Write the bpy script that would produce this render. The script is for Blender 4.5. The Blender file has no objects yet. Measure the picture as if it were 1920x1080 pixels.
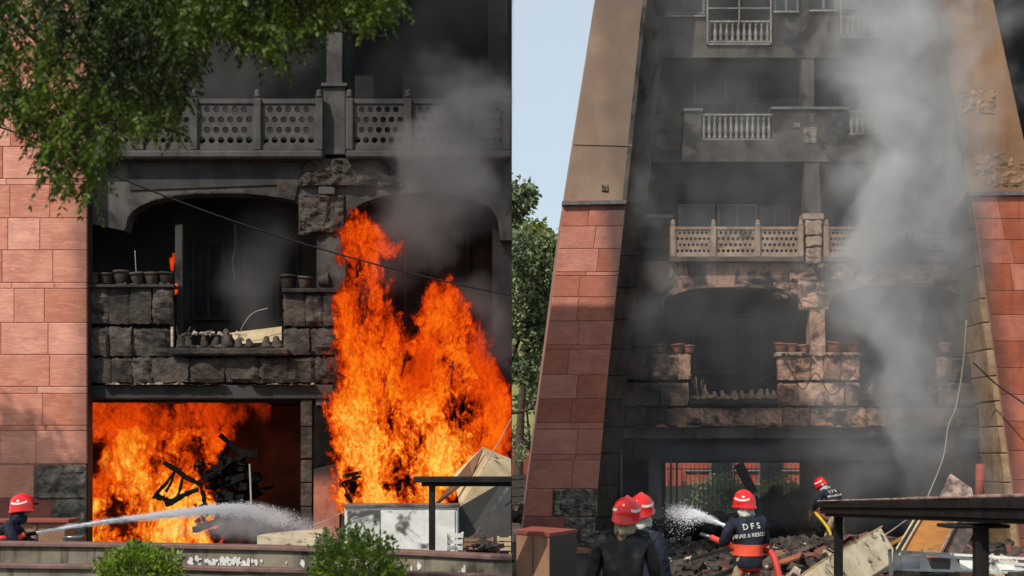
import bpy, bmesh, math, random
import numpy as np
from mathutils import Vector, Matrix, noise as mnoise
from mathutils.bvhtree import BVHTree
random.seed(7); rng = np.random.default_rng(7)
sc = bpy.context.scene
R = math.radians
# ------------------------------------------------------------------ camera, world, sun, exposure
F = 2667.0; CAMZ = 2.27; HY = 857.0
cam_d = bpy.data.cameras.new('camera'); cam = bpy.data.objects.new('camera', cam_d)
sc.collection.objects.link(cam); sc.camera = cam
cam.location = (0, 0, CAMZ); cam.rotation_euler = (R(90), 0, 0)
cam_d.sensor_width = 36; cam_d.lens = 36 * F / 1920
cam_d.shift_y = (HY - 540) / 1920
cam_d.clip_start = 0.1; cam_d.clip_end = 2000
cam_d.dof.use_dof = True; cam_d.dof.focus_distance = 27; cam_d.dof.aperture_fstop = 2.4
SUN_AZ, SUN_EL = 37, 46          # azimuth: degrees to the left of straight behind the camera
sdir = Vector((-math.sin(R(SUN_AZ)) * math.cos(R(SUN_EL)), -math.cos(R(SUN_AZ)) * math.cos(R(SUN_EL)), math.sin(R(SUN_EL))))
w = bpy.data.worlds.new('World'); sc.world = w; w.use_nodes = True
nt = w.node_tree; bg = nt.nodes['Background']; sky = nt.nodes.new('ShaderNodeTexSky')
sky.sky_type = 'NISHITA'; sky.sun_disc = False; sky.sun_elevation = R(SUN_EL)
sky.sun_rotation = math.atan2(sdir.x, sdir.y); sky.air_density = 1.0; sky.dust_density = 1.0; sky.ozone_density = 1.0
mxs = nt.nodes.new('ShaderNodeMix'); mxs.data_type = 'RGBA'; mxs.inputs[0].default_value = .72; mxs.inputs[7].default_value = (4.9, 5.6, 6.0, 1)   # pale city haze over the whole sky
nt.links.new(sky.outputs[0], mxs.inputs[6]); nt.links.new(mxs.outputs[2], bg.inputs[0]); bg.inputs[1].default_value = 0.14
sl = bpy.data.lights.new('sun', 'SUN'); sun = bpy.data.objects.new('sun', sl); sc.collection.objects.link(sun)
sl.energy = 4.2; sl.angle = R(0.6); sl.color = (1, .93, .83)
sun.rotation_euler = sdir.to_track_quat('Z', 'Y').to_euler()
sc.view_settings.view_transform = 'Standard'; sc.view_settings.look = 'None'
sc.view_settings.exposure = 0.0; sc.view_settings.gamma = 1; sc.view_settings.use_curve_mapping = False
sc.cycles.use_denoising = True
sc.cycles.max_bounces = 6; sc.cycles.diffuse_bounces = 3; sc.cycles.transparent_max_bounces = 12
sc.cycles.volume_bounces = 2; sc.cycles.volume_max_steps = 512; sc.cycles.volume_step_rate = 1.9

# ------------------------------------------------------------------ helpers
def X(px, Y): return (px - 960) * Y / F
def Z(py, Y): return CAMZ - (py - HY) * Y / F
def P(px, py, Y): return Vector((X(px, Y), Y, Z(py, Y)))
def ipl(y, pts):
    if y <= pts[0][0]:
        a, b = pts[0], pts[1]
    elif y >= pts[-1][0]:
        a, b = pts[-2], pts[-1]
    else:
        for a, b in zip(pts, pts[1:]):
            if a[0] <= y <= b[0]: break
    return a[1] + (b[1] - a[1]) * (y - a[0]) / (b[0] - a[0])
ORG = {}
def link(o, parent=None, org=None):
    sc.collection.objects.link(o)
    org = Vector((0, 0, 0)) if org is None else Vector(org)
    ORG[o.name] = org
    if parent is not None:
        o.parent = parent; o.location = org - ORG[parent.name]
    else: o.location = org
    return o
def thing(name, label, cat, loc=(0, 0, 0), group=None):
    o = bpy.data.objects.new(name, None); o.empty_display_size = .1
    link(o, None, loc); o['label'] = label; o['category'] = cat
    if group: o['group'] = group
    return o
def tag(o, label=None, cat=None, group=None, kind=None):
    if label: o['label'] = label
    if cat: o['category'] = cat
    if group: o['group'] = group
    if kind: o['kind'] = kind
    return o
def mk(name, verts, faces, m, parent=None, smooth=False, org=None, bevel=0):
    me = bpy.data.meshes.new(name)
    og = Vector(org) if org is not None else Vector((0, 0, 0))
    me.from_pydata([tuple(Vector(v) - og) for v in verts], [], faces); me.update()
    if bevel or True:
        bm = bmesh.new(); bm.from_mesh(me)
        if bevel: bmesh.ops.bevel(bm, geom=list(bm.edges), offset=bevel, segments=1, affect='EDGES', clamp_overlap=True)
        bmesh.ops.recalc_face_normals(bm, faces=bm.faces); bm.to_mesh(me); bm.free()
    if smooth: me.polygons.foreach_set('use_smooth', [True] * len(me.polygons))
    if m: me.materials.append(m)
    return link(bpy.data.objects.new(name, me), parent, org)
BOXF = [(0, 1, 2, 3), (7, 6, 5, 4), (0, 4, 5, 1), (1, 5, 6, 2), (2, 6, 7, 3), (3, 7, 4, 0)]
def hexa(name, f4, b4, m, parent=None, bevel=0, org=None):
    return mk(name, list(f4) + list(b4), BOXF, m, parent, bevel=bevel, org=org)
def box(name, x0, x1, y0, y1, z0, z1, m, parent=None, bevel=0, org=None):
    f = [(x0, y0, z0), (x1, y0, z0), (x1, y0, z1), (x0, y0, z1)]; b = [(a, y1, c) for a, _, c in f]
    return hexa(name, f, b, m, parent, bevel, org)
def pbox(name, px0, px1, py0, py1, Y, th, m, parent=None, bevel=0):     # a block whose front face stands at distance Y
    return box(name, X(px0, Y), X(px1, Y), Y, Y + th, Z(py1, Y), Z(py0, Y), m, parent, bevel)
def slab(name, pts, Y, th, m, parent=None):                              # outline extruded away to its real thickness
    n = len(pts); f = [P(a, b, Y) for a, b in pts]; k = [v + Vector((0, th, 0)) for v in f]
    fc = [tuple(range(n)), tuple(range(2 * n - 1, n - 1, -1))] + [(i, i + n, (i + 1) % n + n, (i + 1) % n) for i in range(n)]
    return mk(name, f + k, fc, m, parent)
def pquad(name, q, Y, th, m, parent, bevel=.012):
    f = [P(a, b, Y) for a, b in q]; return hexa(name, f, [v + Vector((0, th, 0)) for v in f], m, parent, bevel)
def bar(name, a, b, r, m, parent=None, r2=None, org=None, n=4):
    a, b = Vector(a), Vector(b); d = (b - a).normalized()
    u = d.cross(Vector((0, 0, 1)) if abs(d.z) < .9 else Vector((1, 0, 0))).normalized(); v = d.cross(u)
    r2 = r if r2 is None else r2
    o = math.pi / n
    ring = lambda c, q: [c + (u * math.cos(o + 2 * math.pi * i / n) + v * math.sin(o + 2 * math.pi * i / n)) * q for i in range(n)]
    return mk(name, ring(a, r) + ring(b, r2), [tuple(range(n)), tuple(range(2 * n - 1, n - 1, -1))] + [(i, (i + 1) % n, (i + 1) % n + n, i + n) for i in range(n)], m, parent, org=org, smooth=n > 6)
def tube(name, pts, rad, m, parent=None, n=8, org=None):
    pts = [Vector(p) for p in pts]; vs = []; fs = []
    if not isinstance(rad, (list, tuple)): rad = [rad] * len(pts)
    u = None
    for i, p in enumerate(pts):
        d = (pts[min(i + 1, len(pts) - 1)] - pts[max(i - 1, 0)]).normalized()
        if u is None: u = d.cross(Vector((0, 0, 1)) if abs(d.z) < .9 else Vector((1, 0, 0))).normalized()
        else: u = (u - d * u.dot(d)).normalized()
        v = d.cross(u)
        vs += [p + (u * math.cos(2 * math.pi * k / n) + v * math.sin(2 * math.pi * k / n)) * rad[i] for k in range(n)]
        if i: fs += [((i - 1) * n + k, (i - 1) * n + (k + 1) % n, i * n + (k + 1) % n, i * n + k) for k in range(n)]
    fs += [tuple(range(n)), tuple((len(pts) - 1) * n + k for k in reversed(range(n)))]
    return mk(name, vs, fs, m, parent, smooth=True, org=org)
def lathe_me(name, prof, m, n=14):
    vs = []; fs = []
    for i, (r, z) in enumerate(prof):
        vs += [(r * math.cos(2 * math.pi * k / n), r * math.sin(2 * math.pi * k / n), z) for k in range(n)]
        if i: fs += [((i - 1) * n + k, (i - 1) * n + (k + 1) % n, i * n + (k + 1) % n, i * n + k) for k in range(n)]
    fs += [tuple(reversed(range(n))), tuple(range((len(prof) - 1) * n, len(prof) * n))]
    me = bpy.data.meshes.new(name); me.from_pydata(vs, [], fs); me.update()
    me.polygons.foreach_set('use_smooth', [True] * len(fs)); me.materials.append(m); return me
def put(name, me, loc, parent=None, rot=(0, 0, 0), sca=(1, 1, 1)):
    o = bpy.data.objects.new(name, me); link(o, parent, loc); o.rotation_euler = rot; o.scale = sca; return o
def curvepts(ctrl, k=8):
    out = []; c = [Vector(p) for p in ctrl]
    c = [c[0] * 2 - c[1]] + c + [c[-1] * 2 - c[-2]]
    for i in range(1, len(c) - 2):
        for j in range(k):
            t = j / k; a, b, d, e = c[i - 1], c[i], c[i + 1], c[i + 2]
            out.append(.5 * ((2 * b) + (d - a) * t + (2 * a - 5 * b + 4 * d - e) * t * t + (3 * b - a - 3 * d + e) * t ** 3))
    return out + [c[-2]]

# ------------------------------------------------------------------ materials
def mat(name, c1, c2=None, scale=3, rough=.85, bump=.3, bscale=None, rand=0, soot=0, sootc=(.016, .015, .015), grads=(), spec=.3,
        metal=0, streak=0, veins=0, sscale=.9, detail=6, bdist=.02, transl=0):
    m = bpy.data.materials.new(name); m.use_nodes = True; t = m.node_tree; N = t.nodes; L = t.links.new
    b = N['Principled BSDF']; b.inputs['Roughness'].default_value = rough; b.inputs['Metallic'].default_value = metal
    b.inputs['Specular IOR Level'].default_value = spec
    c2 = c2 or tuple(v * .75 for v in c1)
    geo = N.new('ShaderNodeNewGeometry'); oi = N.new('ShaderNodeObjectInfo')
    off = N.new('ShaderNodeVectorMath'); off.operation = 'SCALE'; L(oi.outputs['Random'], off.inputs['Scale']); off.inputs[0].default_value = (37, 11, 23)
    pos = N.new('ShaderNodeVectorMath'); pos.operation = 'ADD'; L(geo.outputs['Position'], pos.inputs[0])
    if rand: L(off.outputs[0], pos.inputs[1])
    def noi(vec, sc_, det=detail, ro=.6, dist=0):
        n = N.new('ShaderNodeTexNoise'); n.inputs['Scale'].default_value = sc_; n.inputs['Detail'].default_value = det
        n.inputs['Roughness'].default_value = ro; n.inputs['Distortion'].default_value = dist; L(vec, n.inputs['Vector']); return n.outputs['Fac']
    def mr(v, a, b_, c=0., d=1., smooth=True):
        n = N.new('ShaderNodeMapRange'); n.interpolation_type = 'SMOOTHSTEP' if smooth else 'LINEAR'
        L(v, n.inputs[0]); n.inputs[1].default_value = a; n.inputs[2].default_value = b_; n.inputs[3].default_value = c; n.inputs[4].default_value = d; return n.outputs[0]
    def mix(f, a, c):
        n = N.new('ShaderNodeMix'); n.data_type = 'RGBA'
        if isinstance(f, float): n.inputs[0].default_value = f
        else: L(f, n.inputs[0])
        for v, i in ((a, 6), (c, 7)):
            if isinstance(v, tuple): n.inputs[i].default_value = (*v, 1)
            else: L(v, n.inputs[i])
        return n.outputs[2]
    def math_(op, a, c):
        n = N.new('ShaderNodeMath'); n.operation = op
        for v, i in ((a, 0), (c, 1)):
            if isinstance(v, (int, float)): n.inputs[i].default_value = v
            else: L(v, n.inputs[i])
        return n.outputs[0]
    pv = pos.outputs[0]
    col = mix(mr(noi(pv, scale, dist=.4), .35, .65), tuple(c1), tuple(c2))
    if veins:      # bedding lines of sandstone
        mp = N.new('ShaderNodeMapping'); mp.inputs['Scale'].default_value = (1.2, 1.2, 7); mp.inputs['Rotation'].default_value = (0, R(24), 0); L(pv, mp.inputs[0])
        vv = mr(noi(mp.outputs[0], 2.2, 5, .7, 1.5), .45, .62)
        col = mix(math_('MULTIPLY', vv, veins), col, tuple(min(1, v * 1.45 + .03) for v in c1))
    if rand:
        h = N.new('ShaderNodeHueSaturation'); L(col, h.inputs['Color']); L(mr(oi.outputs['Random'], 0, 1, 1 - rand, 1 + rand * .8, False), h.inputs['Value'])
        L(mr(off.outputs[0], 0, 37, 1.12, .86, False), h.inputs['Saturation']); col = h.outputs[0]
    mask = None
    gp = geo.outputs['Position']
    if soot or grads or streak:
        big = noi(gp, sscale, 7, .62, .6)
    if soot: mask = mr(big, .72 - soot * .5, .84 - soot * .5)
    if streak:
        mp = N.new('ShaderNodeMapping'); mp.inputs['Scale'].default_value = (5, 5, .45); L(gp, mp.inputs[0])
        s = mr(noi(mp.outputs[0], 1.6, 5, .6), .5, .72, 0, streak); mask = math_('MAXIMUM', mask, s) if mask else s
    for (vec, v0, v1, st) in grads:      # darkening towards an edge or an opening, mostly soot
        d = N.new('ShaderNodeVectorMath'); d.operation = 'DOT_PRODUCT'; L(gp, d.inputs[0]); d.inputs[1].default_value = vec
        dv = math_('ADD', d.outputs['Value'], math_('MULTIPLY', math_('SUBTRACT', big, .5), abs(v1 - v0) * 1.3))
        g = mr(dv, v0, v1, 0, st); mask = math_('MAXIMUM', mask, g) if mask else g
    if mask is not None: col = mix(mask, col, tuple(sootc))
    L(col, b.inputs['Base Color'])
    if bump:
        bn = N.new('ShaderNodeBump'); bn.inputs['Strength'].default_value = bump; bn.inputs['Distance'].default_value = bdist
        L(noi(pv, bscale or scale * 4, 8, .65), bn.inputs['Height']); L(bn.outputs[0], b.inputs['Normal'])
    if transl:
        tr = N.new('ShaderNodeBsdfTranslucent'); L(col, tr.inputs[0]); mx = N.new('ShaderNodeMixShader'); mx.inputs[0].default_value = transl
        L(b.outputs[0], mx.inputs[1]); L(tr.outputs[0], mx.inputs[2]); L(mx.outputs[0], N['Material Output'].inputs[0])
    return m
M = {}
RED = (.50, .165, .105); RED2 = (.40, .125, .085)
M['tile_l'] = mat('sandstone_left', (.56, .25, .175), (.46, .185, .13), 2.2, .8, .3, 14, rand=.2, veins=.35, grads=[((1, 0, 0), -7.8, -7.3, .6)], sootc=(.09, .045, .035))  # darkens to deep red-brown towards the pier's right edge
M['tile_dark'] = mat('sandstone_dark', (.27, .085, .065), (.2, .065, .05), 2.5, .75, .25, 18, rand=.1, veins=.2)
M['mortar'] = mat('mortar', (.36, .17, .12), (.28, .125, .09), 8, .95, .5)
M['rough'] = mat('bare_masonry', (.27, .235, .19), (.07, .06, .05), 5, .95, 1.0, 9, bdist=.08)
M['tile_r'] = mat('sandstone_tower', (.46, .185, .13), (.38, .14, .10), 2.2, .8, .35, 14, rand=.2, veins=.3, grads=[((1, 0, .1), 2.7, 3.22, .85)], sootc=(.06, .045, .04))
M['tile_rr'] = mat('sandstone_tower_east', (.46, .155, .095), (.35, .11, .075), 2.2, .8, .35, 14, rand=.2, veins=.2, streak=.35, grads=[((-1, 0, -.14), -12.5, -12.0, .75)], sootc=(.06, .035, .03))
M['plaster'] = mat('tan_plaster', (.30, .205, .145), (.23, .155, .115), .8, .9, .25, 12, streak=.25, grads=[((1, 0, .1), 3.0, 3.5, .45)], sootc=(.09, .075, .065))
M['plaster_r'] = mat('tan_plaster_east', (.27, .155, .08), (.20, .11, .06), .9, .9, .5, 6, streak=.35, grads=[((-1, 0, -.16), -12.7, -11.9, .8)], sootc=(.05, .042, .037))
M['sooty'] = mat('sooty_render', (.10, .085, .072), (.05, .045, .042), 1.3, .9, .5, 9, soot=.45, streak=.5)
M['sooty_fascia'] = mat('sooty_fascia', (.40, .24, .18), (.22, .14, .11), 1.6, .9, .9, 7, soot=.55, streak=.55, bdist=.05, grads=[((1, 0, 0), 9.2, 11.5, .9), ((-1, 0, 0), -4.6, -3.2, .9)])
M['block_r'] = mat('scorched_block', (.50, .30, .21), (.20, .125, .09), 3.2, .95, 1.0, 8, rand=.25, soot=.42, sscale=1.3, bdist=.07, grads=[((-1, 0, 0), -4.7, -3.6, .9), ((1, 0, 0), 9.5, 11.5, .85)])
M['pale_stone'] = mat('pale_scorched_stone', (.42, .29, .17), (.28, .17, .10), 2, .95, .8, 7, rand=.12, streak=.4, bdist=.05, grads=[((0, 0, 1), 4.2, 7.5, .8)])
M['jali'] = mat('carved_stone', (.36, .26, .19), (.22, .155, .115), 2.5, .85, .3, 14, soot=.3, streak=.3, grads=[((1, 0, 0), 7.0, 9.0, .7)])
M['white_paint'] = mat('weathered_white', (.27, .25, .225), (.16, .145, .13), 4, .7, .2, streak=.35)
M['black'] = mat('char_black', (.010, .0095, .009), (.004, .004, .004), 3, .9, .6, 10, bdist=.04, spec=.08)
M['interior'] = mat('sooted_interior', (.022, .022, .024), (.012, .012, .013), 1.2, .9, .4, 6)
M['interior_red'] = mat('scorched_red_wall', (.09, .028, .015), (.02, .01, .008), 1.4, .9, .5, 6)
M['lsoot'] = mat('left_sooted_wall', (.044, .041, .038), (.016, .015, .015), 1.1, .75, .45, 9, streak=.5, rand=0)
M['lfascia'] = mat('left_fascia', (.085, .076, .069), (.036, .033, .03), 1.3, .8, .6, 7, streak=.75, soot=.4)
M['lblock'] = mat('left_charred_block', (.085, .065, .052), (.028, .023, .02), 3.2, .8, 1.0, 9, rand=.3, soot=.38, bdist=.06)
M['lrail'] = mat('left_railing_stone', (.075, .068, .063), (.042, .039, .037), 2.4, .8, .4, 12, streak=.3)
M['white_ash'] = mat('ash_crust', (.6, .5, .4), (.3, .22, .17), 9, .95, .8, soot=.2, sscale=6)
M['clay'] = mat('burnt_clay', (.07, .05, .038), (.03, .022, .018), 4, .8, .4, rand=.5)
M['terracotta'] = mat('terracotta', (.33, .13, .07), (.12, .07, .05), 6, .85, .3, rand=.4, soot=.2, sscale=4)
M['concrete'] = mat('stained_concrete', (.24, .205, .15), (.10, .085, .065), 1.6, .9, .5, 10, streak=.8, sscale=2, sootc=(.035, .03, .025))
M['coping'] = mat('brown_coping', (.20, .115, .095), (.12, .075, .065), 3, .55, .25, streak=.3)
M['glass'] = mat('smoky_glass', (.02, .022, .025), (.01, .012, .014), 2, .3, 0, spec=.4)
M['frame'] = mat('window_frame', (.16, .15, .145), (.09, .085, .08), 3, .7, .2, streak=.3)
M['ground'] = mat('ground_dirt', (.12, .095, .075), (.05, .042, .036), .7, .95, .9, 5, soot=.25, bdist=.05)
M['paving'] = mat('soot_floor', (.05, .045, .04), (.02, .018, .017), 1.5, .9, .8, 7, bdist=.04)
M['debris'] = mat('debris', (.14, .11, .09), (.03, .027, .025), 6, .95, .8, rand=.5)
M['rust'] = mat('rusted_panel', (.40, .17, .035), (.28, .11, .03), 2.5, .7, .4, soot=.36, sscale=1.6, sootc=(.045, .04, .042))
M['cream'] = mat('scorched_cream_metal', (.52, .45, .32), (.38, .30, .19), 3, .6, .3, soot=.36, sscale=7, sootc=(.05, .04, .03))
M['cream2'] = mat('cream_board_scorched', (.50, .40, .24), (.36, .27, .16), 2, .8, .6, soot=.33, sscale=2.2, sootc=(.07, .055, .045))
M['white_metal'] = mat('white_enamel', (.72, .72, .68), (.55, .54, .5), 3, .5, .3, soot=.3, sscale=1.6, sootc=(.10, .095, .085))
M['tan'] = mat('tan_cabinet', (.30, .16, .095), (.23, .12, .07), 2, .6, .2)
M['dark_panel'] = mat('dark_panel', (.025, .022, .02), (.015, .013, .012), 2, .5, .2)
M['steel'] = mat('steel', (.30, .29, .28), (.12, .11, .11), 4, .35, .1, metal=.8)
M['canopy_black'] = mat('burnt_black_metal', (.014, .013, .013), (.006, .006, .006), 6, .6, .6, streak=.3, sootc=(.035, .032, .03), spec=.2)
M['canopy_top'] = mat('peeling_roof_skin', (.42, .27, .22), (.16, .10, .085), 7, .9, .8, soot=.2, sscale=4)
M['wire'] = mat('black_cable', (.02, .02, .02), None, 3, .6, 0)
M['rope'] = mat('pale_cable', (.35, .31, .25), None, 3, .8, 0)
M['bark'] = mat('bark', (.10, .07, .045), (.05, .035, .025), 8, .9, .8)
def leafmat(name, c1, c2, tr=.35, s=6): return mat(name, c1, c2, s, .5, 0, transl=tr, rand=0, spec=.35)
M['leaf_near'] = leafmat('neem_leaf', (.006, .013, .003), (.105, .16, .012), .34, 1.7)  # near-black and lime patches paint shadow and highlights into the leaf colour
M['leaf_bush'] = leafmat('bush_leaf', (.22, .31, .025), (.045, .09, .012), .3, 9)
M['leaf_far'] = leafmat('far_leaf', (.26, .31, .15), (.09, .13, .07), .35, 1.2)
M['leaf_yellow'] = leafmat('far_leaf_yellow', (.24, .26, .04), (.10, .15, .03), .4, 1.2)
M['soil'] = mat('soil', (.06, .045, .03), None, 5, .95, .7)
M['navy'] = mat('navy_cloth', (.014, .018, .034), (.007, .009, .018), 7, .75, .5, 16, bdist=.02)
M['blackcloth'] = mat('black_cloth', (.012, .0115, .012), (.006, .006, .0065), 6, .6, .6, 12, bdist=.025)
M['tanpants'] = mat('tan_trousers', (.42, .33, .2), (.28, .21, .13), 6, .9, .6, 12, bdist=.03)
M['skin'] = mat('skin', (.26, .13, .075), (.2, .095, .055), 8, .55, .1)
M['hair'] = mat('black_hair', (.012, .01, .009), None, 20, .6, .3)
M['helmet'] = mat('red_helmet', (.66, .012, .012), (.56, .01, .01), 4, .18, 0, spec=.6)
M['helmet_band'] = mat('helmet_white', (.75, .7, .66), (.6, .55, .5), 8, .5, 0)
M['orange'] = mat('orange_band', (.75, .085, .035), (.62, .06, .03), 9, .6, .2)
M['hood'] = mat('grey_hood_cloth', (.62, .60, .55), (.42, .40, .36), 6, .85, .4, 16)
M['hood_tan'] = mat('tan_hood_cloth', (.36, .31, .2), (.22, .18, .12), 9, .85, .4, 16)
M['letter'] = mat('reflective_letter', (.62, .6, .5), (.45, .43, .36), 9, .6, 0)
M['boot'] = mat('black_boot', (.02, .018, .017), None, 5, .45, .2)
M['yellow'] = mat('yellow_hose', (.68, .42, .02), None, 5, .6, .1)
M['hose'] = mat('red_hose', (.62, .06, .045), (.5, .05, .04), 8, .55, .3, 30)
M['lime'] = mat('lime_wall', (.36, .38, .15), (.28, .30, .12), .5, .9, .2, streak=.3)
M['redwall'] = mat('red_building', (.46, .10, .06), (.30, .07, .05), 1, .9, .2)
M['greywall'] = mat('grey_wall', (.06, .06, .05), (.03, .03, .028), 1, .9, .4)

# ------------------------------------------------------------------ ground and sky setting
tag(mk('ground', [(-300, -20, 0), (300, -20, 0), (300, 600, 0), (-300, 600, 0)], [(0, 1, 2, 3)], M['ground']), 'bare dark earth around the buildings', kind='structure')
tag(mk('forecourt', [(0.02, 16, .006), (16, 16, .006), (16, 42, .006), (0.02, 42, .006)], [(0, 1, 2, 3)], M['paving']), 'sooty forecourt in front of the tower', kind='structure')

# ------------------------------------------------------------------ generic masonry
def holes_panel(name, x0, x1, z0, z1, Y, th, nc, nr, m, parent, fill=.36, marg=.0):
    vs = []; fs = []; cw = (x1 - x0) / nc; ch = (z1 - z0) / nr
    def quad(a, b, c, d):
        i = len(vs); vs.extend([(a, Y, c), (b, Y, c), (b, Y, d), (a, Y, d), (a, Y + th, c), (b, Y + th, c), (b, Y + th, d), (a, Y + th, d)])
        fs.extend([(i, i + 1, i + 2, i + 3), (i + 7, i + 6, i + 5, i + 4)])
    for r in range(nr):
        za, zb = z0 + r * ch, z0 + (r + 1) * ch
        sh = (r % 2) * .5; n = nc - (1 if r % 2 else 0)
        if r % 2: quad(x0, x0 + cw / 2, za, zb); quad(x1 - cw / 2, x1, za, zb)
        for c in range(n):
            a = x0 + (c + sh) * cw; b = a + cw; cx, cz = (a + b) / 2, (za + zb) / 2; rr = min(cw, ch) * fill; i = len(vs)
            sq = []; ci = []
            for k in range(8):
                an = math.pi / 4 * k; dx, dz = math.cos(an), math.sin(an); s = 1 / max(abs(dx), abs(dz))
                sq.append((cx + dx * s * cw / 2, cz + dz * s * ch / 2)); ci.append((cx + dx * rr, cz + dz * rr))
            for y in (Y, Y + th):
                vs.extend([(p, y, q) for p, q in sq]); vs.extend([(p, y, q) for p, q in ci])
            for k in range(8):
                l = (k + 1) % 8
                fs.extend([(i + k, i + l, i + 8 + l, i + 8 + k), (i + 16 + k, i + 24 + k, i + 24 + l, i + 16 + l), (i + 8 + k, i + 8 + l, i + 24 + l, i + 24 + k)])
    me = bpy.data.meshes.new(name); me.from_pydata(vs, [], fs); me.update(); me.materials.append(m)
    o = bpy.data.objects.new(name, me); link(o, parent)
    return o
def jali_run(name, posts, y0, y1, Y, m, parent, nc, postw=7, th=.1, nr=4, postm=None, knob=7):
    fl = box(name, X(posts[0], Y), X(posts[-1], Y), Y, Y + th + .06, Z(y0 + (y1 - y0) * .1, Y), Z(y0, Y), m, parent, .008)
    pbox('lower_rail', posts[0], posts[-1], y1 - (y1 - y0) * .1, y1, Y, th + .04, m, fl)
    for p in posts:
        q = pbox('post', p - postw, p + postw, y0 - 2, y1, Y - .06, th + .16, postm or m, fl, .012)
        s = postw * Y / F
        put('post_knob', KNOB(postm or m), (X(p, Y), Y + .02, Z(y0 - 2, Y) - .002), fl, sca=(s / .1,) * 3)
    for a, b in zip(posts, posts[1:]):
        yy = (y1 - y0)
        holes_panel('lattice_panel', X(a + postw, Y), X(b - postw, Y), Z(y1 - yy * .1, Y), Z(y0 + yy * .1, Y), Y + .03, .05, nc, nr, m, fl)
    return fl
_k = {}
def KNOB(m):
    if m.name not in _k: _k[m.name] = lathe_me('post_knob', [(.085, 0), (.1, .03), (.1, .07), (.07, .09), (.085, .14), (.075, .19), (.03, .23), (.001, .24)], m, 10)
    return _k[m.name]
def courses(rows, eL, eR, Y, m, parent, name='stone_tile', seed=0, w0=62, jit=.02, th=.09, skip=(), gap=.9, dark=()):
    rr = random.Random(seed)
    for (ya, yb) in rows:
        la, lb, ra, rb = eL(ya), eL(yb), eR(ya), eR(yb)
        n = max(1, round(((ra - la) + (rb - lb)) / 2 / w0))
        cuts = [0]; 
        for i in range(n - 1): cuts.append((i + 1 + rr.uniform(-.3, .3)) / n)
        cuts.append(1)
        for i in range(n):
            a, b = cuts[i], cuts[i + 1]
            q = [(la + (ra - la) * a, ya), (la + (ra - la) * b, ya), (lb + (rb - lb) * b, yb), (lb + (rb - lb) * a, yb)]
            cx = sum(p[0] for p in q) / 4; cy = sum(p[1] for p in q) / 4
            if any(x0 < cx < x1 and y0 < cy < y1 for x0, x1, y0, y1 in skip): continue
            q = [(q[0][0] + gap, q[0][1] + gap), (q[1][0] - gap, q[1][1] + gap), (q[2][0] - gap, q[2][1] - gap), (q[3][0] + gap, q[3][1] - gap)]
            pquad(name, q, Y - th + rr.uniform(-jit, jit), th + jit, m, parent, .01)
def archpts(x0, x1, ys, yt, n=16, e=2.4):
    cx, a = (x0 + x1) / 2, (x1 - x0) / 2; out = []
    for i in range(n + 1):
        t = math.pi * (1 - i / n); c, s = math.cos(t), math.sin(t)
        out.append((cx + a * math.copysign(abs(c) ** (2 / e), c), ys - (ys - yt) * abs(s) ** (2 / e)))
    return out
def rubble(name, x0, x1, y0, y1, n, smin, smax, m, z=0, label=None, heap=None, parent=None):
    vs = []; fs = []; rr = random.Random(hash(name) % 1000 + n)
    for _ in range(n):
        x, y, s = rr.uniform(x0, x1), rr.uniform(y0, y1), smin + (smax - smin) * rr.random() ** 3
        zz = z + (heap(x, y) if heap else 0) * rr.uniform(.7, 1)
        mt = Matrix.Rotation(rr.uniform(0, 6.3), 3, 'Z') @ Matrix.Rotation(rr.uniform(-.7, .7), 3, 'X') @ Matrix.Rotation(rr.uniform(-.7, .7), 3, 'Y')
        d = Vector((s * rr.uniform(.6, 2.4), s * rr.uniform(.4, 1.2), s * rr.uniform(.15, .7))); i = len(vs)
        for c in ((-1, -1, -1), (1, -1, -1), (1, -1, 1), (-1, -1, 1), (-1, 1, -1), (1, 1, -1), (1, 1, 1), (-1, 1, 1)):
            v = mt @ Vector((c[0] * d.x * rr.uniform(.6, 1), c[1] * d.y * rr.uniform(.6, 1), c[2] * d.z)); vs.append((x + v.x, y + v.y, zz + d.z * .5 + v.z))
        fs += [tuple(i + k for k in f) for f in BOXF]
    o = mk(name, vs, fs, m, parent); tag(o, label, kind='stuff'); return o
pot_me = lathe_me('pot', [(.085, 0), (.10, .02), (.135, .16), (.14, .2), (.16, .2), (.163, .245), (.14, .25), (.135, .215), (.02, .2)], M['clay'], 16)
pot_tc = lathe_me('pot_red', [(.085, 0), (.10, .02), (.14, .15), (.145, .19), (.165, .19), (.168, .235), (.145, .24), (.14, .2), (.02, .19)], M['terracotta'], 16)
finial_me = lathe_me('finial', [(.11, 0), (.115, .06), (.09, .1), (.095, .16), (.06, .22), (.065, .26), (.035, .3), (.001, .31)], M['lblock'], 8)
finial_me2 = lathe_me('finial_pale', [(.11, 0), (.12, .08), (.1, .16), (.07, .2), (.07, .27), (.035, .31), (.001, .32)], M['jali'], 8)
bal_me = lathe_me('baluster', [(.055, 0), (.055, .07), (.035, .09), (.04, .14), (.062, .22), (.055, .3), (.03, .42), (.028, .5), (.045, .53), (.045, .6)], M['white_paint'], 8)

# ================================================================== LEFT: the burning building (front wall 25 m away)
Y = 25.0
lb = thing('burning_building', 'soot blackened building with lattice balcony, two arches and flames filling its ground floor', 'building', (-4.5, 26, 0))
TOPY = -640
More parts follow.
